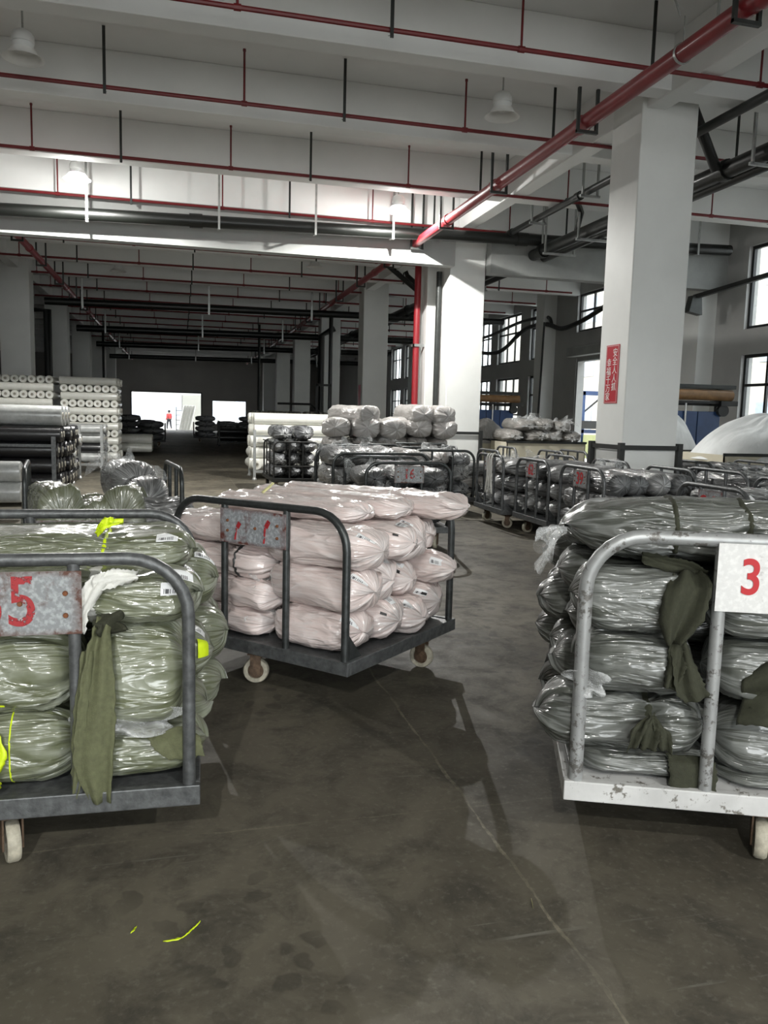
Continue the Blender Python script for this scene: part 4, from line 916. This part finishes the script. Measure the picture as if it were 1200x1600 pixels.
# white strips hung on cart 41
for i in range(3):
    e = empty('cloth_strips', loc2w(c41, .30-.08*i, -.62, 1.02), c41.rotation_euler.z, 'white cloth strip hanging from cart 41, %s' % ('nearest', 'middle', 'farthest')[i], 'strip', 'white strips on cart 41')
    ribbon('strip', [(0, .06, -.02), (0, .0, .0), (.0, -.03, -.05), (.02*i, -.03, -.3), (.03-.03*i, -.025, -.55)], [.03, .04, .035, .04, .03], 'white_cloth', e, (1, .1, 0), 6, .008, i)

# ------------------------------------------------------------------ rolls
def roll_mesh(L, r, m, core='roll_core', key=None, hole='roll_dark_hole'):
    key = (round(L, 3), round(r, 3), m)
    if key in PROTO: return PROTO[key]
    n = 20; mb = MB().lathe([(r*.36, -L/2+.004), (r*.82, -L/2), (r*.97, -L/2+.012), (r, -L/2+.05), (r*1.005, 0), (r, L/2-.05), (r*.97, L/2-.012), (r*.82, L/2), (r*.36, L/2-.004)], n, 'x', (0, 0, r))
    o = mb.build('fabric_roll', m, None, True); me = o.data; bpy.data.objects.remove(o)
    mb = MB().lathe([(r*.20, -L/2+.03), (r*.20, -L/2-.006), (r*.37, -L/2-.006), (r*.37, L/2+.006), (r*.20, L/2+.006), (r*.20, L/2-.03)], 14, 'x', (0, 0, r)).lathe([(0, -L/2+.03), (r*.2, -L/2+.03)], 14, 'x', (0, 0, r)).lathe([(0, L/2-.03), (r*.2, L/2-.03)], 14, 'x', (0, 0, r))
    o = mb.build('core', core, None, True); ce = o.data; bpy.data.objects.remove(o)
    PROTO[key] = (me, ce); return PROTO[key]
def roll(x, y, z, rz, L, r, m, label, group, roll_=0.0, pitch=0.0):
    me, ce = roll_mesh(L, r, m)
    o = bpy.data.objects.new('fabric_roll', me); C.objects.link(o); o.location = (x, y, z); o.rotation_euler = (0, pitch, rz); tag(o, label, 'roll', group)
    c = bpy.data.objects.new('core', ce); C.objects.link(c); c.parent = o; return o
NUM = ['first', 'second', 'third', 'fourth', 'fifth', 'sixth', 'seventh', 'eighth', 'ninth', 'tenth', 'eleventh']
def pallet(x0, y0, w, d, label):
    e = empty('pallet', (x0+w/2, y0+d/2, 0), 0, label, 'pallet')
    mb = MB(); 
    for k in range(7): a = -w/2+k*(w-.1)/6; mb.box(a, a+.1, -d/2, d/2, .10, .122)
    mb.build('deck_boards', 'wood', e); mb = MB()
    for k in (-d/2, -.05, d/2-.1): mb.box(-w/2, w/2, k, k+.1, 0, .10)
    mb.build('bearers', 'wood', e)
def roll_stack(x0, y0, n, r, layers, m, name, group, full=True, first='x', z0=.125):
    w = n*2*r; pallet(x0, y0, w, w, 'wooden pallet under %s' % name)
    for li in range(layers):
        ends = (li % 2 == (0 if first == 'y' else 1)); top = layers-1-li
        lw = '%s layer down' % NUM[top] if top else 'top layer'
        for k in range(n):
            jx = random.uniform(-.012, .012); j2 = random.uniform(-.035, .03)
            if ends: roll(x0+r*(2*k+1)+jx*.3, y0+w/2+j2, z0+li*1.9*r, PI/2, w*.99, r*.99, m, 'roll with its end showing, %s from left, %s, %s' % (NUM[k], lw, name), group)
            elif full or k == 0 or top == 0: roll(x0+w/2+j2, y0+r*(2*k+1)+jx*.3, z0+li*1.9*r, 0, w*.99, r*.99, m, 'roll lying crosswise, %s from front, %s, %s' % (NUM[k], lw, name), group)
roll_stack(-3.10, 22.9, 7, .105, 11, 'roll_white', 'the right pallet stack', 'white rolls, right pallet stack', True, 'x')
roll_stack(-4.70, 22.7, 7, .105, 11, 'roll_white', 'the middle pallet stack', 'white rolls, middle pallet stack', False, 'y')
roll_stack(-6.30, 22.5, 7, .105, 11, 'roll_white', 'the left pallet stack', 'white rolls, left pallet stack', False, 'y')
# racks with film-wrapped rolls between the near rolls and the pallets
def rack(x, y, w, d, h, label, posts=True, m='zinc', rz=0.0, top=True):
    e = empty('stacking_rack', (x, y, 0), rz, label, 'rack')
    for sx in (-1, 1):
        for sy in (-1, 1):
            MB().box(sx*w/2-.03, sx*w/2+.03, sy*d/2-.03, sy*d/2+.03, .06, h).lathe([(0, 0), (.055, 0), (.055, .02), (.035, .06), (0, .06)], 10, 'z', (sx*w/2, sy*d/2, 0)).build('post', m, e)
    mb = MB()
    for sy in (-1, 1): mb.box(-w/2, w/2, sy*d/2-.02, sy*d/2+.02, .16, .22)
    for sx in (-1, 1): mb.box(sx*w/2-.02, sx*w/2+.02, -d/2, d/2, .16, .22)
    for k in range(1, 5): mb.box(-w/2+w*k/5-.02, -w/2+w*k/5+.02, -d/2, d/2, .19, .22)
    mb.build('base_frame', m, e)
    if top:
        for sy in (-1, 1): MB().box(-w/2, w/2, sy*d/2-.015, sy*d/2+.015, h-.16, h-.12).build('top_rail', m, e)
    return e
def rack_rolls(x, y, w, nl, nd, r, mats, name, group, z0=.225, L=None):
    L = L or w
    for li in range(nl):
        for k in range(nd):
            mm = mats[(li+k) % len(mats)]
            roll(x+random.uniform(-.06, .06), y+(k-(nd-1)/2)*2*r, z0+li*1.95*r, 0, L, r, mm, '%s roll, %s from the front, %s, %s' % ({'roll_black': 'black', 'roll_grey': 'grey', 'roll_white': 'white', 'roll_dim': 'brownish'}[mm], NUM[k], ORD[li], name), group)
rack(-2.75, 20.5, 1.9, 1.1, 1.12, 'zinc stacking rack in front of the right pallet stack'); rack_rolls(-2.75, 20.5, 1.7, 4, 4, .115, ['roll_grey', 'roll_black', 'roll_grey'], 'the rack before the pallet stacks', 'rolls in the farther zinc rack', L=1.95)
rack(-3.15, 17.6, 2.1, 1.2, 1.14, 'zinc stacking rack behind the black rolls at the left'); rack_rolls(-3.15, 17.6, 1.8, 3, 4, .125, ['roll_black', 'roll_grey'], 'the rack behind the black rolls', 'rolls in the nearer zinc rack', L=2.15)
rack(-3.35, 14.2, 2.9, 1.9, 1.05, 'dark steel rack holding the black rolls at the left', m='grey_steel')
rack_rolls(-3.3, 14.2, 2.8, 4, 7, .125, ['roll_black'], 'the black stack at the left', 'black rolls at the left', L=3.0)
for k in range(3): roll(-3.55, 13.6+k*.36, 1.21, 0, 3.5, .16, 'roll_grey', 'long grey film-wrapped roll on top of the black rolls, %s from the front' % NUM[k], 'long grey rolls on the black stack')
rack(-4.2, 11.6, 3.2, 1.0, 1.1, 'wooden-grey post frame in front of the black rolls', m='grey_steel')
for i, z in enumerate((.225, .50)): roll(-3.6, 11.5, z, 0, 3.1, .14, 'roll_grey', 'pale grey roll in the front left frame, %s' % ('lower', 'upper')[i], 'pale rolls in the front left frame')
# white rolls in the rack beyond the barred cart
rack(2.75, 18.7, 2.3, 1.3, 1.12, 'zinc stacking rack of white rolls beyond the barred black cart')
rack_rolls(2.75, 18.7, 2.0, 5, 4, .13, ['roll_white'], 'the zinc rack on the right', 'white rolls in the right rack', L=2.4)
for i in range(3): roll(1.62, 18.3+.3*i, .225+.26*(i % 2), PI/2+.15, .5, .12, 'roll_white', 'short white roll bulging from the left end of the right rack, %s from the front' % NUM[i], 'short white rolls')
# dim stacks in the far hall
roll_stack(2.55, 30.6, 6, .085, 9, 'roll_dim', 'the left dim stack', 'dim rolls, left stack', False, 'y')
roll_stack(3.72, 32.4, 6, .085, 9, 'roll_dim', 'the second dim stack', 'dim rolls, second stack', False, 'y')
roll_stack(4.60, 30.4, 5, .085, 9, 'roll_dim', 'the third dim stack', 'dim rolls, third stack', False, 'y')
for k in range(5): roll(4.3+.1*k, 25.6+.3*k, .0+.3*(k % 3), .1*k-.2, 2.6, .16, 'roll_dim', 'brownish roll lying in the middle of the far hall, %s of five' % NUM[k], 'loose brownish rolls')
for k in range(8): roll(-1.55+.0*k, 27.2+.3*(k % 4), .13+.28*(k // 4), 0, 1.3, .14, 'roll_white', 'pale roll end beside the pallets, %s row, %s along' % (ORD[k//4], NUM[k % 4]), 'pale rolls beside the pallets')
def dark_heap(x, y, w, d, n, m, lab, group, seed):
    rg = random.Random(seed); A = cart(x, y, R(-90), d, w, 'black cart silhouetted before the far doorway, %s' % lab, rail=.95, steel='black_iron', deckm='black_iron', gap=.3)
    for k in range(n): far_bundle(A, rg.uniform(-.12, .12), w*(.24 if k % 2 else -.24), .27+.25*(k // 2), d*.95, w*.42, .26, rg.uniform(-.08, .08), m, 'dark bundle in the black load %s, %s from the bottom' % (lab, NUM[k]), group, k)
dark_heap(-1.6, 35.0, 2.0, 1.3, 7, 'char_film', 'left of the aisle', 'dark load left of the aisle', 1)
dark_heap(-2.0, 39.0, 2.0, 1.3, 6, 'char_film', 'farther left of the aisle', 'dark load farther left', 4)
dark_heap(1.7, 40.5, 2.2, 1.3, 7, 'black_film', 'right of the aisle', 'dark load right of the aisle', 2)
dark_heap(3.9, 42.0, 2.2, 1.3, 7, 'black_film', 'under the far window', 'dark load under the far window', 3)
rack(2.6, 36.5, 1.9, 1.2, 1.1, 'dark rack at the right of the aisle in the far hall', m='hanger')
rack_rolls(2.6, 36.5, 1.9, 2, 3, .14, ['roll_black'], 'the dark far rack', 'black rolls in the dark far rack')
# folded dark padding at the right edge
for i, (x, y, z) in enumerate(((8.35, 8.9, 1.02), (8.75, 8.8, 1.02), (9.15, 8.7, 1.02), (8.55, 8.9, 1.24), (8.95, 8.8, 1.24))):
    o = far_bundle(None, x, y, z, .8, .42, .23, R(75), 'char_film', 'folded dark grey cushion at the right edge, %s' % ('lower left', 'lower middle', 'lower right', 'upper left', 'upper right')[i], 'dark cushions at the right edge', i)
    o.name = 'cushion'; o['category'] = 'cushion'
# white bag heaps in cream bins
def bin_(x, y, w, d, label):
    e = empty('bin_cart', (x, y, 0), 0, label, 'bin')
    MB().box(-w/2, w/2, -d/2, -d/2+.02, .22, 1.0).box(-w/2, w/2, d/2-.02, d/2, .22, 1.0).box(-w/2, -w/2+.02, -d/2, d/2, .22, 1.0).box(w/2-.02, w/2, -d/2, d/2, .22, 1.0).box(-w/2, w/2, -d/2, d/2, .2, .22).build('side_boards', 'cream_side', e)
    MB().box(-w/2-.02, w/2+.02, -d/2-.02, -d/2, .98, 1.03).box(-w/2-.02, w/2+.02, d/2, d/2+.02, .98, 1.03).build('rim', 'hanger', e)
    for sx in (-1, 1):
        for sy in (-1, 1): caster(e, sx*w*.4, sy*d*.4, .3, 'black_iron')
bin_(10.0, 12.1, 2.6, 1.3, 'cream bin under the big white bag at the right'); bin_(8.85, 13.45, 1.0, 1.0, 'cream bin under the small white bag beside the near column')
tag(heap('white_bag', 2.9, 1.5, .70, 501, 'white_bag', (10.15, 12.1, 1.0), R(-4), .10, 2.6, lean=.05), 'big slumped white bag heaped in the cream bin by the right windows', 'bag')
tag(heap('white_bag', 1.15, 1.15, .66, 511, 'white_bag', (8.85, 13.4, 1.0), R(10), .08, 2.4), 'smaller white bag heaped just right of the near column', 'bag')
for i, (x, z, yw) in enumerate(((-.75, 1.0, 1.5), (-.27, 1.0, 1.7), (.22, 1.0, 1.45), (.72, .98, 1.3), (-.5, 1.24, 1.6), (.0, 1.25, 1.4), (.5, 1.2, 1.2))):
    far_bundle(None, 7.9+x, 16.9, z, 1.1, .5, .28, yw, 'sack_film', 'grey translucent sack between the two columns, %s' % ('lowest at the left', 'low, second from left', 'low, third from left', 'lowest at the right', 'upper left', 'upper middle', 'upper right')[i], 'grey sacks between the columns', i, 'k')
bin_(7.9, 16.9, 1.9, .95, 'cream bin under the grey translucent sack heap')
tag(heap('white_bag', 1.1, 1.0, .50, 531, 'dirty_white_film', (7.1, 18.2, 1.0), 0, .08, 2.2), 'small off-white sack right behind the lit column', 'bag'); bin_(7.1, 18.2, 1.0, .9, 'cream bin right behind the lit column')

# ------------------------------------------------------------------ machines, signs, guards and small fittings
def inspect(x, y, rz, label, w=1.6):
    e = empty('inspection_machine', (x, y, 0), rz, label, 'machine')
    MB().box(-w/2, w/2, -.3, .3, 2.22, 2.30).build('top_plate', 'hanger', e, bevel=.008)
    MB().tube([(-w/2+.03, -.26, 2.09), (w/2-.08, -.26, 2.09)], .11, 16).build('roller', 'orange_wood', e, True)
    MB().box(-w/2, w/2, -.2, -.16, 1.92, 1.97).box(-w/2, w/2, .1, .14, 1.88, 1.94).box(w/2-.32, w/2+.06, -.3, .2, 1.88, 1.98).build('rails', 'black_iron', e)
    MB().lathe([(0, -.05), (.12, -.05), (.12, .05), (0, .05)], 18, 'y', (w/2-.22, -.2, 1.78)).build('pulley', 'black_iron', e, True)
    for k in range(3): a = -w/2+.02+k*w*.29; MB().box(a, a+w*.28, -.15, .12, .35, 1.76).build('cabinet', 'blue', e, bevel=.006)
    for sx in (-w/2+.05, -w/2+w*.42): MB().tube([(sx, -.18, 0), (sx, -.18, 1.95)], .02, 8).build('leg', 'zinc', e, True)
    for sx in (-w/2+.08, w/2-.2): MB().box(sx-.03, sx+.03, .02, .08, 0, 2.22).build('frame_post', 'black_iron', e)
inspect(10.2, 14.7, R(-3), 'machine with an amber roller and blue cabinets beside the right windows', 1.8)
inspect(9.1, 22.6, R(0), 'second machine with an amber roller, right of the lit column', 1.5)
e = empty('wall_sign', (5.6, 9.775, 1.745), 0, 'red sign with two columns of white Chinese lettering on the near column', 'sign')
MB().box(-.008, 0, -.165, .165, 0, .77).build('board', 'sign_red', e)
MB().box(-.0095, -.008, -.153, -.149, .012, .758).box(-.0095, -.008, .149, .153, .012, .758).box(-.0095, -.008, -.149, .149, .012, .016).box(-.0095, -.008, -.149, .149, .754, .758).build('border_line', 'sign_white', e)
for ci, (txt, yy, zt) in enumerate((('安全人人抓', -.07, .66), ('幸福千万家', .075, .53))):
    for k, ch in enumerate(txt):
        text_mesh('lettering', ch, .118, 'sign_white', e, (-.0095, yy, zt-k*.112), (R(90), 0, R(-90)), .001, .0)
e = empty('wall_sign', (5.6, 25.5, 1.7), 0, 'small dark red sign on the grey far column', 'sign'); MB().box(-.008, 0, -.16, .16, 0, .77).build('board', 'sign_red', e)
def guard(x0, y0, w, d, z, label):
    e = empty('column_guard', (x0+w/2, y0+d/2, 0), 0, label, 'guard'); a, b_ = w/2+.03, d/2+.03
    MB().box(-a-.02, a+.02, -b_-.02, -b_+.0, z-.05, z+.01).box(-a-.02, a+.02, b_, b_+.02, z-.05, z+.01).box(-a-.02, -a, -b_, b_, z-.05, z+.01).box(a, a+.02, -b_, b_, z-.05, z+.01).build('rail', 'black_iron', e)
    for sx in (-a, a):
        for sy in (-b_, b_): MB().box(sx-.035, sx+.035, sy-.035, sy+.035, 0, z+.04).build('post', 'black_iron', e)
guard(5.6, 9.41, .8, .72, 1.19, 'black angle-iron guard around the near column'); guard(5.6, 16.72, .8, .72, 1.19, 'black angle-iron guard around the brightly lit column')
def cable(path, r, label, m='black_iron'):
    P = np.array(path, float); t = np.linspace(0, len(P)-1, 8*len(P)); Q = np.stack([np.interp(t, range(len(P)), P[:, i]) for i in range(3)], 1)
    for _ in range(12): Q[1:-1] = (Q[:-2]+2*Q[1:-1]+Q[2:])/4
    o = MB().tube([tuple(q) for q in Q], r, 8).build('cable', m, None, True); o.location = Q[0]
    o.data.transform(Matrix.Translation(-Vector(Q[0]))); tag(o, label, 'cable')
cable([(11.9, 33.5, 4.7), (11.9, 30, 4.75), (11.9, 27.5, 5.0), (11.9, 25.0, 4.95), (11.85, 24.7, 4.6)], .06, 'upper thick black cable drooping across the windows')
cable([(11.9, 33.5, 4.55), (11.9, 31, 4.1), (11.9, 29, 4.0), (11.9, 27, 4.75), (11.85, 25.0, 4.7), (11.8, 23.9, 4.35), (11.9, 22.5, 4.55), (11.9, 20.5, 5.0)], .075, 'lower thick black cable drooping across the windows and over the doorway')
cable([(11.65, 24.85, 4.7), (11.65, 24.9, 3.2), (11.65, 25.0, 1.6), (11.65, 25.05, 1.3)], .035, 'thin black cable running down the pilaster to a switch')
e = empty('wall_fan', (11.6, 25.4, 1.25), 0, 'black switch unit on the pilaster by the tall windows', 'switch'); MB().box(-.14, .1, -.12, .12, 0, .42).build('body', 'black_iron', e, bevel=.02); MB().box(-.15, -.14, -.05, .06, .12, .34).build('cover', 'zinc', e)
e.name = 'switch_unit'
e = empty('flood_light', (11.3, 16.3, 4.15), 0, 'grey floodlight on a black arm under the right-hand pipe', 'lamp')
MB().prism([(-.18, -.14), (.16, -.2), (.12, .2), (-.1, .22)], -.1, .1, 'xz').build('housing', 'hanger', e); MB().bar((0, 0, .2), (.6, -3.2, .55), .09).build('arm', 'black_iron', e)
# far doorway: a person walking, leaning rolls, stacked goods
def skin_body(name, pts, edges, radii, m, parent, lvl=2):
    me = bpy.data.meshes.new(name); me.from_pydata(pts, edges, []); o = bpy.data.objects.new(name, me); C.objects.link(o); o.parent = parent
    sk = o.modifiers.new('skin', 'SKIN')
    for v, r_ in zip(me.skin_vertices[0].data, radii): v.radius = (r_, r_)
    me.skin_vertices[0].data[0].use_root = True
    sb = o.modifiers.new('sub', 'SUBSURF'); sb.levels = lvl; sb.render_levels = lvl
    me.materials.append(M[m]); return o
pe = empty('person', (-.95, 72.0, -.21), R(200), 'person in a red top and dark trousers walking in the far doorway', 'person')
J = [(0, 0, .95), (0, 0, 1.12), (0, 0, 1.36), (0, .0, 1.48), (0, -.01, 1.56), (0, -.015, 1.66), (.17, 0, 1.38), (.22, .10, 1.12), (.24, -.02, .90), (.245, -.06, .80), (-.17, 0, 1.38), (-.23, -.08, 1.13), (-.22, -.24, .95), (-.21, -.31, .88), (.09, 0, .90), (.11, -.16, .50), (.11, -.20, .09), (.11, -.33, .04), (-.09, 0, .90), (-.10, .10, .50), (-.10, .32, .14), (-.10, .24, .05)]
E_ = [(0, 1), (1, 2), (2, 3), (3, 4), (4, 5), (2, 6), (6, 7), (7, 8), (8, 9), (2, 10), (10, 11), (11, 12), (12, 13), (0, 14), (14, 15), (15, 16), (16, 17), (0, 18), (18, 19), (19, 20), (20, 21)]
rad = [.13, .12, .13, .055, .085, .07, .06, .045, .035, .03, .06, .045, .035, .03, .09, .06, .04, .035, .09, .06, .04, .035]
bd = skin_body('body', J, E_, rad, 'skin', pe)
skin_body('red_top', [J[i] for i in (0, 1, 2, 6, 7, 8, 10, 11, 12)], [(0, 1), (1, 2), (2, 3), (3, 4), (4, 5), (2, 6), (6, 7), (7, 8)], [.16, .15, .155, .08, .062, .052, .08, .062, .052], 'red_jacket', pe)
skin_body('trousers', [J[i] for i in (0, 14, 15, 16, 18, 19, 20)], [(0, 1), (1, 2), (2, 3), (0, 4), (4, 5), (5, 6)], [.145, .105, .08, .062, .105, .08, .062], 'trousers', pe)
MB().lathe([(0, .13), (.07, .11), (.105, .05), (.11, -.02), (.09, -.08), (.0, -.02)], 14, 'z', (0, .01, 1.62)).build('hair', 'hair', pe, True)
e = empty('sheet_screen', (.9, 68.0, -.21), 0, 'tall cream panel standing outside the right half of the far doorway', 'panel'); MB().box(-.75, .75, -.03, .03, 0, 3.0).build('panel_sheet', 'facade_cream', e); MB().box(-.8, -.75, -.04, .3, 0, 3.0).box(.75, .8, -.04, .3, 0, 3.0).build('panel_frame', 'zinc', e)
for k in range(4): 
    roll(.25+.24*k, 66.2, .87, 0, 2.1, .11, 'roll_white', 'pale roll leaning in the far doorway, %s from the left' % NUM[k], 'rolls leaning in the far doorway', 0, R(-78))
e = empty('goods_shelf', (.15, 70.0, -.21), 0, 'tall dark shelf of goods outside the far doorway', 'shelf')
for k in range(5): MB().box(-.5, .5, -.3, .3, .1+.4*k, .14+.4*k).build('shelf_board', 'hanger', e)
for sx in (-.5, .5): MB().box(sx-.03, sx+.03, -.3, .3, 0, 2.0).build('upright', 'hanger', e)
# blue machine and lime cloth outside the side door
e = empty('stacker_machine', (13.6, 24.9, -.21), 0, 'blue framed stacker standing outside the side doorway', 'machine')
MB().box(-.45, -.33, -.1, .1, 0, 2.7).box(.45, .57, -.1, .1, 0, 2.7).box(-.45, .57, -.1, .1, 2.58, 2.72).box(-.45, .57, -.1, .1, 1.3, 1.42).build('mast', 'blue', e)
MB().bar((-.7, 0, 1.7), (.4, 0, 2.6), .05).box(-.6, .5, -.25, .1, 1.45, 1.72).build('carriage', 'black_iron', e); MB().box(-.4, .2, -.22, -.2, .45, 1.25).build('cover_cloth', 'lime', e)
MB().box(-.6, -.45, -.6, .4, .05, .16).box(.5, .62, -.6, .4, .05, .16).build('fork', 'blue', e)
# forklift mast by the dark downpipe
e = empty('stacker_truck', (5.0, 29.2, 0), 0, 'black stacker truck with a tall mast in front of the far columns', 'machine')
MB().box(-.35, .35, -.4, .5, .1, 1.1).build('body', 'black_iron', e, bevel=.03)
for sx in (-.28, .2): MB().box(sx, sx+.08, -.5, -.42, .05, 2.6).build('mast_rail', 'black_iron', e)
MB().box(-.28, .28, -.5, -.44, 2.5, 2.58).box(-.28, .28, -.5, -.44, 1.4, 1.5).build('mast_crossbar', 'black_iron', e)
MB().tube([(-1.6, 0, 1.85), (-.4, 0, 1.85), (-.1, 0, 1.6), (.0, 0, 1.2)], .04, 8).build('guard_bar', 'black_iron', e, True)
for sx in (-.3, .3): MB().lathe([(0, -.05), (.12, -.05), (.12, .05), (0, .05)], 14, 'x', (sx, -.2, .12)).build('wheel', 'black_iron', e, True)
# scraps on the floor
def scrap(path, wd, m, label):
    e = ribbon('floor_scrap', [(a, b_, .004) for a, b_ in path], [wd]*len(path), m, None, (.3, 1, 0), 4, .002, 5, .001, 0)
    tag(e, label, 'scrap')
scrap([(-.055, 2.189), (-.002, 2.192), (.035, 2.237), (.05, 2.258)], .005, 'neon', 'thin yellow thread of tape on the floor in the foreground')
scrap([(-.145, 2.251), (-.132, 2.266)], .012, 'neon', 'tiny yellow scrap on the floor left of the thread')
scrap([(1.05, 2.12), (1.06, 2.15)], .016, 'pale_tape', 'small pale scrap lying by the long floor joint')
